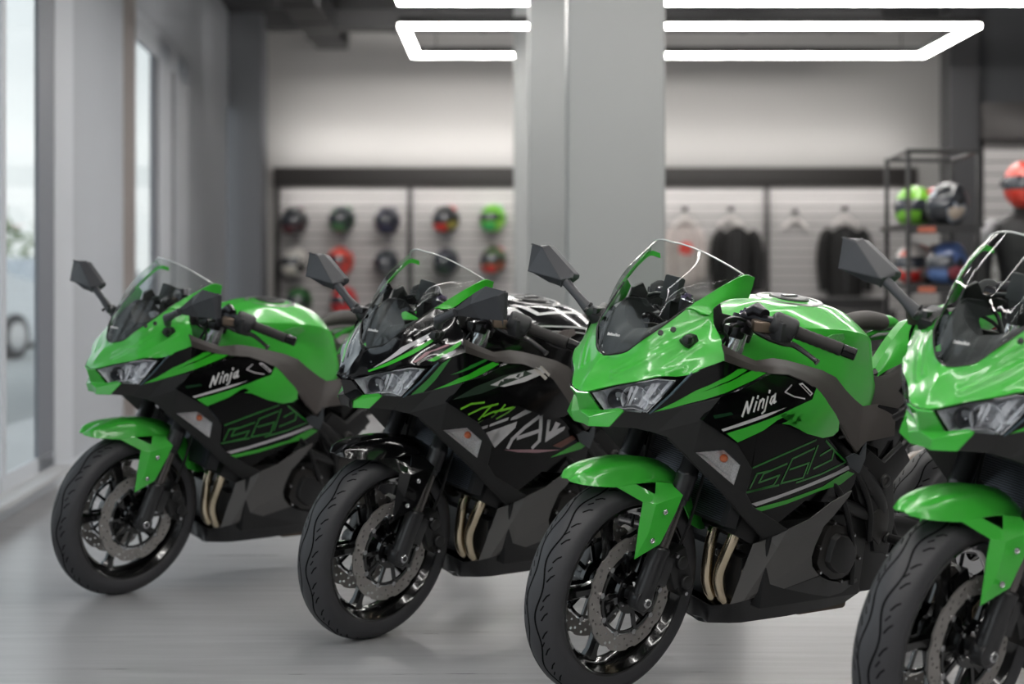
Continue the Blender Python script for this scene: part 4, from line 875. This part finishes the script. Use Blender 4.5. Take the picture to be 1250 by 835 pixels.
def wseg(bm,d0,d1,z0,z1,t0=0.,t1=.06,mi=0):
    # a piece of the window wall: from depth d0 to d1, t measured outward from the inner face
    vs=[]
    for z in (z0,z1):
        for d,t in ((d0,t0),(d1,t0),(d1,t1),(d0,t1)):
            p=Vector((wx(d),d,z))-wn*t; vs.append(bm.verts.new(p))
    for q in ((0,1,2,3),(7,6,5,4),(0,4,5,1),(1,5,6,2),(2,6,7,3),(3,7,4,0)): bm.faces.new([vs[i] for i in q]).material_index=mi
bm=B(); box(bm,(1.5,8.2,-.05),(10.4,24.8,.1)); structure(fin(bm,'floor',floormat(),smooth=False))
bm=B(); box(bm,(1.5,8.2,CEIL+.05),(10.4,24.8,.1)); structure(fin(bm,'ceiling',ceilm,smooth=False))
# window wall: openings (depth from, to, sill, head)
OPEN=[(-3.4,1.6,.12,3.3),(2.1,5.9,.12,3.3),(6.3,9.75,.10,3.3),(12.72,15.85,.5,2.9),(19.5,20.25,.5,2.93)]
bm=B(); prev=FRONT
for a,b,z0,z1 in OPEN:
    wseg(bm,prev,a,0,CEIL); wseg(bm,a,b,0,z0); wseg(bm,a,b,z1,CEIL); prev=b
wseg(bm,prev,BACK,0,CEIL)
structure(fin(bm,'wall_left',pierm,smooth=False,doubles=False))
glassw=glassmat('window_glass',(246,249,249),gl=.35,rough=.0,ior=1.3)
MULL=[[(-.9,.06)],[(4.0,.06)],[(8.5,.10)],[],[]]
for i,((a,b,z0,z1),mu) in enumerate(zip(OPEN,MULL)):
    bm=B()
    wseg(bm,a,b,z0,z0+.09,.0,.02); wseg(bm,a,b,z1-.07,z1,.0,.02); wseg(bm,a,a+.07,z0,z1,.0,.02); wseg(bm,b-.42 if i==2 else b-.08,b,z0,z1,.0,.02,1 if i==2 else 0)
    for d,w_ in mu: wseg(bm,d-w_/2,d+w_/2,z0,z1,-.004,.022)
    if i==3:
        wseg(bm,13.65,13.95,z0,z1,-.004,.022,1); wseg(bm,13.95,14.70,z0,z1,-.012,.022); wseg(bm,14.70,14.95,z0,z1,-.004,.022,1); wseg(bm,14.95,b,z0,z1,-.012,.022); wseg(bm,a,b,z1-.20,z1,-.012,.022)
    w=structure(fin(bm,'window_%d'%(i+1),[framem,framedark],smooth=False,doubles=False),None)
    bm=B(); wseg(bm,a,b,z0,z1,.008,.012); p=fin(bm,'pane',glassw,w,smooth=False)
    bm=B(); wseg(bm,a,b,z0-.01,z0+.015,-.10 if i==2 else -.02,.0); fin(bm,'sill',sillm,w,smooth=False)
bm=B(); wseg(bm,9.75,10.30,0,CEIL,-.004,0.002); structure(fin(bm,'trim_1',mat('jamb_paint',(206,210,216),.5),smooth=False))
bm=B(); wseg(bm,12.2,12.72,0,CEIL,-.003,.002); structure(fin(bm,'trim_2',mat('jamb_taupe',(142,134,130),.55),smooth=False))
bm=B(); wseg(bm,FRONT,BACK,0,.09,-.015,0.0); structure(fin(bm,'baseboard_left',framem,smooth=False))
# rest of the shell
bm=B(); box(bm,(1.5,BACK+.1,CEIL/2),(10.4,.2,CEIL)); structure(fin(bm,'wall_back',wallm,smooth=False))
bm=B(); box(bm,(RIGHT+.1,8.2,CEIL/2),(.2,24.8,CEIL)); structure(fin(bm,'wall_right',mat('grey_wall_paint',(120,120,121),.75),smooth=False))
bm=B(); box(bm,(1.5,FRONT-.1,CEIL/2),(10.4,.2,CEIL)); structure(fin(bm,'wall_front',darkwall,smooth=False))
# corner pier and the three columns
bm=B(); box(bm,(-2.80,19.95,CEIL/2),(.36,.5,CEIL)); structure(fin(bm,'pier',mat('corner_pier',(120,122,127),.6),smooth=False),'dark square pier in the corner beside the last window')
def column(x0,d,w_,dep):
    bm=B(); box(bm,(x0+w_/2,d+dep/2,CEIL/2),(w_,dep,CEIL)); o=fin(bm,'column',colm,bevel=.012,seg=3); structure(o); return o
column(.267,9.0,.466,.466); column(.098,11.0,.47,.47); column(.012,13.75,.47,.4)
# partition wall on the right with a display bay, dark end post
bm=B(); box(bm,(5.02,15.15,(2.46+CEIL)/2),(2.9,.3,CEIL-2.46)); box(bm,(5.02,15.30,1.23),(2.9,.06,2.46)); structure(fin(bm,'wall_partition',darkwall,smooth=False,doubles=False))
bm=B(); box(bm,(3.585,15.1,CEIL/2),(.23,.36,CEIL)); structure(fin(bm,'trim_3',mat('dark_post',(58,58,60),.5),smooth=False))
# ceiling services
duct=mat('duct_dark',(40,40,42),.6)
for x,y,z,sx,sy,sz in ((-1.9,17.0,3.62,.34,6.0,.24),(.6,18.5,3.60,6.0,.34,.18),(2.2,14.5,3.66,.5,5,.22),(4.2,11.5,3.66,.5,5,.22)):
    bm=B(); box(bm,(x,y,z),(sx,sy,sz)); 
    if sx<1:
        for k in range(5): box(bm,(x,y-sy/2+.3+k*sy/5,z),(sx+.03,.03,sz+.03))
    else:
        for k in range(7): box(bm,(x-sx/2+.4+k*sx/7,y,z),(.03,sy+.03,sz+.03))
    o=fin(bm,'air_duct',duct,smooth=False,doubles=False); structure(o)
# ---------------------------------------------------------------- ring lights
led=mat('led_diffuser',(255,255,255),.5,emit=(255,252,248),es=LED_E); ledh=mat('led_housing',(22,22,23),.5)
def ring(x0,x1,y0,y1,z,label,w_=.058):
    root=bpy.data.objects.new('ring_light',None); col.objects.link(root); root.location=((x0+x1)/2,(y0+y1)/2,z)
    root['label']=label; root['category']='ceiling light'; root['group']='rectangular LED ring lights'
    hx,hy=(x1-x0)/2,(y1-y0)/2
    bm=B()
    for sy in (-1,1): box(bm,(0,sy*hy,.037),(2*hx+w_,w_,.05))
    for sx in (-1,1): box(bm,(sx*hx,0,.037),(w_,2*hy-w_,.05))
    fin(bm,'housing',ledh,root,smooth=False,doubles=False)
    bm=B()
    for sy in (-1,1): box(bm,(0,sy*hy,0),(2*hx+w_,w_,.024))
    for sx in (-1,1): box(bm,(sx*hx,0,0),(w_,2*hy-w_,.024))
    fin(bm,'diffuser',led,root,smooth=False,doubles=False)
    for sx in (-1,1):
        for sy in (-1,1):
            bm=B(); tube(bm,[(sx*hx*.92,sy*hy,.06),(sx*hx*.92,sy*hy,CEIL-z)],.004,6); fin(bm,'suspension_wire',ledh,root)
    return root
ring(-.74,3.15,12.8,14.5,2.79,'rectangular LED ring light farthest back, seen whole behind the columns')
ring(-.677,3.22,10.0,11.7,2.79,'rectangular LED ring light cut by the top picture edge')
for y0 in (5.9,2.4,-1.2): ring(-.6,3.3,y0,y0+1.75,2.79,'rectangular LED ring light hanging above the motorcycles, out of frame')
# ---------------------------------------------------------------- slatwall displays
slat=mat('slat_panel',(178,175,174),.55,noise=(3,.03)); slatg=mat('slat_groove',(112,109,108),.6); hdr=mat('display_header',(56,53,52),.55); postm=mat('display_post',(60,58,58),.5)
def slatwall(x0,x1,y,z0,z1,label,posts,hz,face=(0,0),pitch=.10,post0=True):
    root=bpy.data.objects.new('slatwall_display',None); col.objects.link(root); root.location=((x0+x1)/2,y,0); root['label']=label; root['category']='display wall'
    X=lambda x:x-(x0+x1)/2
    bm=B(); n=int((z1-z0)/pitch)
    for k in range(n): box(bm,(0,-.012,z0+(k+.5)*pitch),(x1-x0,.022,pitch-.014))
    box(bm,(0,.004,(z0+z1)/2),(x1-x0,.012,z1-z0),None,1); fin(bm,'slat_panel',[slat,slatg],root,smooth=False,doubles=False)
    bm=B(); box(bm,(0,-.05,(z1+hz)/2),(x1-x0+.06,.13,hz-z1)); fin(bm,'header',hdr,root,bevel=.004)
    for x in posts:
        bm=B(); box(bm,(X(x),-.04,z1/2),(.06,.07,z1)); fin(bm,'post',postm,root,bevel=.004)
    return root
YB=BACK-.03
slatwall(-2.55,.98,YB,.05,2.06,'grey slatwall of helmets with dark header on the back wall, left of the columns',[-2.54,-1.105],2.27)
slatwall(1.10,4.35,YB,.05,2.06,'grey slatwall of hanging jackets with dark header on the back wall, right of the columns',[2.76],2.27)
slatwall(3.74,6.3,14.94,0,2.17,'tall slatwall bay behind the mannequin at the right edge',[],2.46)
# ---------------------------------------------------------------- helmets
def cmat(name,cs,scale=7,rough=.28):
    if name in MATS: return MATS[name]
    m=mat(name,cs[0],rough,coat=.6); n=m.node_tree.nodes; l=m.node_tree.links; b=n['Principled BSDF']
    tc=n.new('ShaderNodeTexCoord'); t=n.new('ShaderNodeTexNoise'); t.inputs['Scale'].default_value=scale; t.inputs['Detail'].default_value=1.5
    r=n.new('ShaderNodeValToRGB'); r.color_ramp.interpolation='CONSTANT'
    e=r.color_ramp.elements; e[0].color=srgb(cs[0]); e[1].position=.5; e[1].color=srgb(cs[1])
    if len(cs)>2: k=e.new(.58); k.color=srgb(cs[2])
    l.new(tc.outputs['Object'],t.inputs['Vector']); l.new(t.outputs['Fac'],r.inputs['Fac']); l.new(r.outputs['Color'],b.inputs['Base Color']); return m
visdark=mat('visor_dark',(50,54,62),.12,coat=.8)
def helmet(loc,rz,key,cols,chin,label,visor=visdark,group=None,s=1.0):
    root=bpy.data.objects.new('helmet',None); col.objects.link(root); root.location=loc; root.rotation_euler=(0,0,rz); root.scale=(s,s,s)
    root['label']=label; root['category']='helmet'
    if group: root['group']=group
    def P(th,ph,k=1.0):
        # th around (0 = front, +x), ph elevation
        x=math.cos(ph)*math.cos(th); y=math.cos(ph)*math.sin(th); z=math.sin(ph)
        px=.132*x*(1.0+.10*max(0,x)*(1-abs(z))); 
        if z<0: px*=1+.12*max(0,x)*(-z)*2; 
        return Vector((px*k,.116*y*(1-.12*max(0,-z))*k,.135*z*k+.125))
    bm=B(); rows=[]
    for i in range(25):
        ph=R(-62)+(R(90)-R(-62))*i/24; rows.append([P(2*PI*j/40,ph) for j in range(40)])
    addgrid(bm,rows,closeu=True); 
    addgrid(bm,[rows[0],[Vector((p.x*.86,p.y*.84,p.z+.004)) for p in rows[0]],[Vector((p.x*.82,p.y*.8,p.z+.05)) for p in rows[0]]],mi=1,closeu=True)
    sh=fin(bm,'shell',[cmat(key,cols),frameblk],root,angle=50)
    bm=B(); rows=[[P(R(-66+132*j/24),R(-9+30*i/8),1.022+.004*math.cos(PI*(i/4-1)/2)) for j in range(25)] for i in range(9)]
    addgrid(bm,rows); solid(bm,.003); v=fin(bm,'visor',visor,root)
    bm=B(); rows=[[P(R(-52+104*j/16),R(-52+34*i/6),1.03+.03*math.sin(PI*i/6)) for j in range(17)] for i in range(7)]
    addgrid(bm,rows); solid(bm,.004); fin(bm,'chin_guard',chin,root)
    for sg in (1,-1):
        bm=B(); q=P(R(84*sg),R(6),1.03); lathe(bm,[(-.005,.022),(.006,.020),(.008,.012),(.008,0)],q,seg=20,M=dirframe((0,sg,0))); fin(bm,'visor_pivot',frameblk,v)
    bm=B(); addgrid(bm,[[P(R(-150+60*j/8)+R(0),R(40+30*i/4),1.02+.05*math.sin(PI*i/4)*math.sin(PI*j/8)) for j in range(9)] for i in range(5)]); addgrid(bm,[[P(R(90+60*j/8),R(40+30*i/4),1.02+.05*math.sin(PI*i/4)*math.sin(PI*j/8)) for j in range(9)] for i in range(5)]); solid(bm,.003); fin(bm,'air_vent',chin,sh)
    return root
pegm=mat('peg_metal',(120,120,122),.35,metal=.8)
def peg(loc,label,group):
    bm=B(); tube(bm,[(0,.10,0),(0,0,0)],.006,8); box(bm,(0,.10,0),(.06,.006,.05)); tube(bm,[(-.06,-.09,-.004),(-.06,.06,-.004),(.06,.06,-.004),(.06,-.09,-.004)],.005,8); o=fin(bm,'helmet_peg',pegm); o.location=loc; o['label']=label; o['category']='display hook'; o['group']=group
def bx(px,py,d): return ((px-625)/2300*d, d, 1.0896-(py-337.5)/2300*d)
HD=20.24
def m_(n,c): return mat('helmet_'+n,c,.3,coat=.6)
HEL=[(360,270,'charcoal',[(48,52,56),(92,98,100),(60,40,44)],m_('maroon',(88,40,48)),'charcoal and grey helmet with maroon chin, top row, leftmost on the back wall',-2.3),
 (418,268,'teal',[(52,62,64),(78,112,84),(40,44,46)],m_('moss',(70,120,76)),'grey helmet with dull green chin, top row, second from left on the back wall',-2.2),
 (473,270,'navy',[(38,38,54),(60,58,84),(30,30,40)],m_('navy',(48,50,74)),'dark navy helmet, top row beside the slatwall divider',-2.0),
 (545,268,'multi',[(34,34,36),(44,44,44),(150,140,60)],m_('redchin',(205,52,44)),'black helmet with red chin and yellow edge, top row right of the divider',-2.3),
 (602,267,'lime',[(112,196,48),(92,180,40),(140,210,70)],m_('mint',(60,178,96)),'lime green helmet, top row nearest the columns',-2.2),
 (360,321,'white',[(208,206,200),(224,222,216),(30,32,34)],m_('cream',(214,210,198)),'white helmet with dark crown, second row, leftmost on the back wall',-2.2),
 (416,319,'coral',[(222,78,66),(226,92,80),(214,70,60)],m_('slateblue',(60,70,92)),'coral red helmet with slate blue chin, second row of the back wall',-2.25),
 (472,322,'slate',[(44,50,56),(54,62,70),(40,44,48)],m_('greychin',(90,92,94)),'plain dark slate helmet, second row beside the slatwall divider',-1.9),
 (545,320,'steelblue',[(58,60,70),(70,74,84),(48,50,58)],m_('darkmoss',(50,70,56)),'dark grey helmet behind the black motorcycle windscreen',-2.1),
 (603,318,'camo',[(72,92,58),(52,60,46),(150,80,56)],m_('red',(206,62,56)),'olive helmet with red chin, second row nearest the columns',-2.2),
 (420,368,'red',[(206,44,48),(190,40,46),(214,60,60)],m_('red2',(198,44,48)),'deep red helmet, third row above the leftmost motorcycle tank',-2.2),
 (365,368,'darkgreen',[(52,104,58),(46,90,54),(60,60,60)],m_('black',(40,42,42)),'green helmet, third row, half hidden by the leftmost motorcycle tank',-2.2)]
for px,py,key,cs,ch,lab,rz in HEL:
    x,y,z=bx(px,py,HD); helmet((x,y,z-.125*1.18),rz,key,cs,ch,lab,group='helmets on the back slatwall',s=1.18)
    peg((x,y+.02,z-.185),'metal helmet peg on the back slatwall under a helmet','helmet pegs on the back slatwall')
# ---------------------------------------------------------------- jackets on hangers
def garment(px,py,w_,h_,key,c,label,name,collar=None,sleeve=True,logo=None,d=20.345):
    x,y,z=bx(px,py,d); root=bpy.data.objects.new(name,None); col.objects.link(root); root.location=(x,y,z); root['label']=label; root['category']='jacket' if name=='jacket' else 'shirt'
    m=mat(key,c,.75,noise=(9,.25))
    # torso: rows of elliptical sections from shoulder to hem
    bm=B(); rows=[]
    for t,ww,dd in ((0,.24,.03),(.03,.44,.045),(.07,.66,.06),(.13,.86,.075),(.22,.98,.085),(.5,.95,.09),(.8,.97,.085),(1,.94,.08)):
        rows.append([Vector((w_*.36*ww*math.cos(2*PI*k/28),dd*math.sin(2*PI*k/28)*(1+.12*math.sin(k*1.7+t*9)),-h_*t)) for k in range(28)])
    addgrid(bm,rows,closeu=True); bm.faces.new([bm.verts.new(p) for p in rows[-1]]); fin(bm,'body',m,root)
    if sleeve:
        for s in (1,-1):
            bm=B(); tube(bm,[(s*w_*.27,0,-.07*h_),(s*w_*.38,-.01,-.16*h_),(s*w_*.45,-.03,-.45*h_),(s*w_*.44,-.05,-.72*h_),(s*w_*.42,-.06,-.92*h_)],[.055,.066,.062,.055,.046],14,smoothn=20); fin(bm,'sleeve',m,root)
    bm=B(); tube(bm,[(-.06,-.03,.0),(-.045,-.045,.025),(0,-.05,.035),(.045,-.045,.025),(.06,-.03,0)],.018,10,smoothn=14); fin(bm,'collar',collar or m,root)
    bm=B(); tube(bm,[(0,-.086,-.06*h_),(0,-.092,-.5*h_),(0,-.086,-.96*h_)],.004,6); fin(bm,'zip',steel if name=='jacket' else m,root)
    if logo: 
        bm=B(); lathe(bm,[(0,.0),(0,.075),(.006,.07),(.006,0)],(0,-.088,-.38*h_),seg=24,M=(Vector((1,0,0)),Vector((0,0,1)),Vector((0,-1,0)))); fin(bm,'round_print',logo,root)
    return root
hang=mat('hanger_white',(214,210,206),.5)
def hanger(px,py,label,d=20.345):
    x,y,z=bx(px,py,d); bm=B(); tube(bm,[(-.13,0,-.06),(-.06,0,0),(0,0,.03),(.06,0,0),(.13,0,-.06)],[.02,.024,.028,.024,.02],10,smoothn=16); tube(bm,[(0,0,.03),(0,0,.10),(0,.06,.11),(0,.10,.11)],.006,8); box(bm,(0,.0,.115),(.05,.09,.05),None,1)
    o=fin(bm,'hanger',[hang,frameblk]); o.location=(x,y,z); o['label']=label; o['category']='hanger'; o['group']='white hangers on the jacket slatwall'
blk=(23,22,22)
garment(899,277,.52,.76,'jacket_black',blk,'black jacket hanging on the back slatwall just right of the wide column','jacket',collar=hang)
garment(1031,276,.56,.76,'jacket_black',blk,'black jacket on the back slatwall, right one, in front of the steel rack','jacket',collar=hang)
garment(836,277,.40,.62,'shirt_pale',(190,180,176),'pale shirt with a red round print seen through a windscreen','shirt',logo=mat('red_print',(222,66,56),.6))
for px,py,l in ((892,269,'white hanger of the left black jacket on the back wall'),(1031,268,'white hanger of the right black jacket on the back wall'),(836,269,'white hanger of the pale shirt on the back wall'),(970,272,'empty white hanger between the two black jackets')): hanger(px,py,l)
# ---------------------------------------------------------------- dark counter
bm=B(); box(bm,(1.95,16.0,.445),(2.30,.62,.85)); 
for k in range(4): box(bm,(.98+k*.64,15.685,.45),(.60,.02,.72),None,1)
ct=fin(bm,'body',[mat('counter_black',(46,45,45),.55),mat('counter_panel',(52,51,51),.5)],None,bevel=.004)
root=bpy.data.objects.new('counter',None); col.objects.link(root); root['label']='long dark service counter in front of the jacket slatwall'; root['category']='counter'; ct.parent=root
bm=B(); box(bm,(1.95,16.0,.89),(2.36,.68,.04)); fin(bm,'counter_top',mat('counter_top',(52,52,52),.35),root,bevel=.006)
# ---------------------------------------------------------------- steel rack with helmets
rk=bpy.data.objects.new('steel_rack',None); col.objects.link(rk); rk.location=(2.52,11.45,0); rk['label']='black open steel rack of helmets left of the right display bay'; rk['category']='rack'
RZ=1.835; rackm=mat('rack_black',(36,36,37),.45); DX,DY=.205,.44
for sx in (-1,1):
    for sy in (-1,1):
        bm=B(); x=sx*DX+(.05 if sy>0 else 0); box(bm,(x,sy*DY,RZ/2),(.026,.026,RZ)); fin(bm,'upright',rackm,rk,bevel=.002)
for sx in (-1,1):
    bm=B(); tube(bm,[(sx*DX,-DY,RZ-.013),(sx*DX+.05,DY,RZ-.013)],.013,4); fin(bm,'rail',rackm,rk,smooth=False)
for sy in (-1,1):
    bm=B(); box(bm,((.05 if sy>0 else 0),sy*DY,RZ-.013),(2*DX,.026,.026)); fin(bm,'rail',rackm,rk,bevel=.002)
SH=[1.385,1.035,.66,.25]
for z in SH:
    bm=B(); box(bm,(.02,0,z),(2*DX+.03,2*DY+.02,.02)); box(bm,(.0,-DY-.006,z-.02),(2*DX,.012,.045),None,0); s_=fin(bm,'shelf',rackm,rk,smooth=False,doubles=False)
    bm=B(); box(bm,(-.10,-DY-.014,z-.022),(.10,.004,.032)); fin(bm,'price_tag',mat('tag_coral',(176,98,74),.6),s_)
def rackh(dx,dy,z,rz,key,cs,ch,lab,s=1.0): helmet((2.52+dx,11.45+dy,z+.011-.006),rz,key,cs,ch,lab,group='helmets on the steel rack',s=s)
rackh(.06,-.30,SH[0],-2.6,'r_multi',[(44,46,50),(150,158,170),(190,176,160)],m_('rk',(40,42,46)),'black and grey patterned helmet on the upper rack shelf, front',.98)
rackh(-.06,.10,SH[0],-2.2,'r_lime',[(128,196,58),(110,184,48),(40,44,40)],m_('limechin',(120,190,60)),'lime helmet on the upper rack shelf, left',.98)
rackh(.12,.33,SH[0],-2.5,'r_red',[(200,70,60),(60,60,62),(180,180,180)],m_('dk',(44,44,46)),'red and dark helmet at the back of the upper rack shelf',.98)
rackh(.06,-.30,SH[1],-2.6,'r_blue',[(70,88,130),(44,46,54),(150,70,80)],m_('bluechin',(92,122,176)),'blue and black helmet on the lower rack shelf, front',.98)
rackh(-.06,.10,SH[1],-2.2,'r_white',[(206,200,196),(214,96,80),(200,190,186)],m_('redc',(214,52,46)),'white and red helmet on the lower rack shelf, left',.98)
rackh(.12,.33,SH[1],-2.5,'r_tan',[(170,140,124),(60,58,58),(150,150,150)],m_('dk',(44,44,46)),'tan patterned helmet at the back of the lower rack shelf',.98)
for k,(x_,y_) in enumerate(((-.06,-.28),(.09,.05))): rackh(x_,y_,SH[2],-2.4,'r_black',[(40,40,42),(60,60,62),(50,50,50)],m_('dk',(44,44,46)),['black helmet low on the steel rack, left','black helmet low on the steel rack, right'][k],.98)
# ---------------------------------------------------------------- mannequin in riding gear at the right edge
mx=(1249-625)/2300*11.9; 
man=bpy.data.objects.new('mannequin',None); col.objects.link(man); man.location=(mx,11.9,0); man['label']='shop mannequin in a black riding jacket at the right edge'; man['category']='mannequin'
bj=mat('riding_jacket',(34,34,35),.5,noise=(14,.3)); bp_=mat('riding_trousers',(30,30,32),.6)
bm=B(); rows=[]
for z,a,b in ((.92,.165,.115),(1.0,.155,.11),(1.1,.15,.105),(1.22,.175,.115),(1.34,.20,.12),(1.42,.195,.105),(1.46,.14,.085),(1.49,.065,.06),(1.54,.055,.055)): rows.append([Vector((a*math.cos(2*PI*k/28),b*math.sin(2*PI*k/28),z)) for k in range(28)])
addgrid(bm,rows,closeu=True); bm.faces.new([bm.verts.new(p) for p in rows[-1]]); bm.faces.new([bm.verts.new(p) for p in rows[0]]); fin(bm,'jacket_body',bj,man)
for s in (1,-1):
    bm=B(); tube(bm,[(s*.17,0,1.41),(s*.235,0,1.33),(s*.27,-.02,1.12),(s*.26,-.09,.93),(s*.25,-.13,.88)],[.06,.072,.062,.05,.045],16,smoothn=24); slv=fin(bm,'sleeve',bj,man)
    bm=B(); tube(bm,[(s*.19,-.03,1.43),(s*.25,-.05,1.36),(s*.275,-.05,1.26)],[.035,.05,.03],12,smoothn=12); fin(bm,'shoulder_pad',mat('pad_grey',(150,150,152),.4),slv)
    bm=B(); tube(bm,[(s*.09,0,.95),(s*.105,-.01,.52),(s*.11,.0,.12),(s*.11,0,.03)],[.095,.075,.055,.06],16,smoothn=24); box(bm,(s*.11,-.05,.03),(.10,.26,.06)); fin(bm,'trouser_leg',bp_,man)
bm=B(); lathe(bm,[(0,.0),(0,.05),(.04,.05),(.06,.03),(.06,0)],(0,0,1.51),axis='Z',seg=24); fin(bm,'neck',mat('mannequin_head',(60,60,62),.5),man)
helmet((mx,11.88,1.515),-2.0,'m_red',[(222,72,56),(226,84,66),(210,62,50)],m_('redm',(214,66,52)),'red helmet worn by the mannequin at the right edge',s=1.16)
# ---------------------------------------------------------------- outside the windows
bm=B(); box(bm,(-24,12,-.13),(43,70,.2)); structure(fin(bm,'pavement',mat('pavement',(176,176,174),.9,noise=(2,.06)),smooth=False))
def shrub(loc,rad,h_,label,seed):
    random.seed(seed); bm=B()
    for k in range(900):
        a=random.random()*2*PI; e=random.random()**.5; z=random.random()
        rr=rad*(1-abs(z-.45)*.9)*e; p=Vector((rr*math.cos(a),rr*math.sin(a),h_*(.12+.88*z))); s_=.10+.09*random.random()
        M=Matrix.Rotation(random.random()*6,3,'X')@Matrix.Rotation(random.random()*6,3,'Z')
        vs=[bm.verts.new(p+M@Vector(v)*s_) for v in ((-.5,0,0),(0,.35,.08),(.5,0,0),(0,-.35,.08))]; bm.faces.new(vs)
    root=bpy.data.objects.new('shrub',None); col.objects.link(root); root.location=loc; root['label']=label; root['category']='shrub'; root['group']='shrubs across the street'
    fin(bm,'foliage',mat('leaf_green',(112,138,84),.7,noise=(1.5,.3)),root,smooth=False,doubles=False,recalc=False)
    bm=B(); tube(bm,[(0,0,-.02),(.05,0,h_*.3),(0,.04,h_*.6)],[.12,.09,.05],8); fin(bm,'trunk',mat('bark',(86,74,62),.9),root)
for k in range(10): shrub((-11.0-1.2*(k%3),19+k*3.1,-.03),1.6,2.6+.7*(k%3),'leafy street shrub outside, beyond the parked cars',k)
def car(loc,rz,c,label):
    root=bpy.data.objects.new('car',None); col.objects.link(root); root.location=loc; root.rotation_euler=(0,0,rz); root['label']=label; root['category']='car'
    side=[(-2.1,.35),(-2.15,.75),(-1.95,.95),(-1.35,1.02),(-.75,1.42),(.55,1.45),(1.25,1.05),(1.95,.92),(2.15,.7),(2.1,.35)]
    bm=B(); prism(bm,side,-.86,.86); b=fin(bm,'body',mat('car_'+label[:5],c,.3,coat=.8),root,bevel=.09,seg=3)
    for sg in (1,-1):
        bm=B(); prism(bm,[(-1.2,1.03),(-.70,1.36),(.5,1.38),(1.05,1.06)],.855*sg,.872*sg); fin(bm,'side_window',mat('car_glass',(50,56,62),.1,coat=.5),b,smooth=False)
        for x in (-1.3,1.35):
            bm=B(); lathe(bm,[(.12,.0),(.12,.20),(.10,.31),(-.10,.31),(-.12,.2),(-.12,0)],(x,.78*sg,.31),seg=28,mi=0); lathe(bm,[(.125*sg,.19),(.13*sg,.0)],(x,.78*sg,.31),seg=20,mi=1); fin(bm,'wheel',[rubber,steel],root)
    return root
car((-8.0,24.5,-.03),1.2,(226,228,230),'white car parked outside the first window')
car((-7.5,31.0,-.03),1.25,(170,174,180),'silver car parked farther along the street outside')
# ---------------------------------------------------------------- light
w=bpy.data.worlds.new('World'); bpy.context.scene.world=w; w.use_nodes=True; n=w.node_tree.nodes; l=w.node_tree.links; bg=n['Background']
tc=n.new('ShaderNodeTexCoord'); sx=n.new('ShaderNodeSeparateXYZ'); rp=n.new('ShaderNodeValToRGB'); rp.color_ramp.elements[0].position=.0; rp.color_ramp.elements[0].color=srgb((236,238,238)); rp.color_ramp.elements[1].position=.5; rp.color_ramp.elements[1].color=srgb((222,231,240))
l.new(tc.outputs['Generated'],sx.inputs[0]); l.new(sx.outputs['Z'],rp.inputs['Fac']); l.new(rp.outputs['Color'],bg.inputs['Color']); bg.inputs['Strength'].default_value=SKY_E
# ---------------------------------------------------------------- camera
cam=bpy.data.cameras.new('Camera'); co=bpy.data.objects.new('Camera',cam); col.objects.link(co); co.location=(0,0,1.0896); co.rotation_euler=(PI/2,0,0)
cam.sensor_width=36; cam.sensor_fit='HORIZONTAL'; cam.lens=36*2300.7/1250; cam.shift_y=(337.55-417.5)/1250; cam.clip_end=200
cam.dof.use_dof=True; cam.dof.focus_distance=5.0; cam.dof.aperture_fstop=2.2
def strip(loc,rot,sx,sy,e,name,c=(1,.97,.93)):
    L=bpy.data.lights.new(name,'AREA'); L.shape='RECTANGLE'; L.size=sx; L.size_y=sy; L.energy=e; L.color=c
    o=bpy.data.objects.new(name,L); col.objects.link(o); o.location=loc; o.rotation_euler=rot; return o
A=strip((.9,16.4,3.78),(R(62),0,0),6.5,.25,BACKW,'back_wall_fill'); A.data.spread=R(80)  # unseen fill light without a fixture, added to brighten the back wall
# strip lamps on top of and under the display headers
strip((-.8,20.14,2.34),(R(180-20),0,0),3.3,.05,WASH,'header_uplight'); strip((2.7,20.14,2.34),(R(180-20),0,0),3.2,.05,WASH*.6,'header_uplight')
strip((-.8,20.26,2.03),(R(28),0,0),3.3,.05,WASH*.5,'header_downlight'); strip((2.7,20.26,2.03),(R(28),0,0),3.2,.05,WASH*.5,'header_downlight')
strip((5.0,14.6,2.3),(R(30),0,0),2.4,.05,WASH*.25,'header_downlight')
sc=bpy.context.scene; sc.camera=co
sc.view_settings.view_transform='Standard'; sc.view_settings.look='None'; sc.view_settings.gamma=1; sc.view_settings.use_curve_mapping=False; sc.view_settings.exposure=EXPO
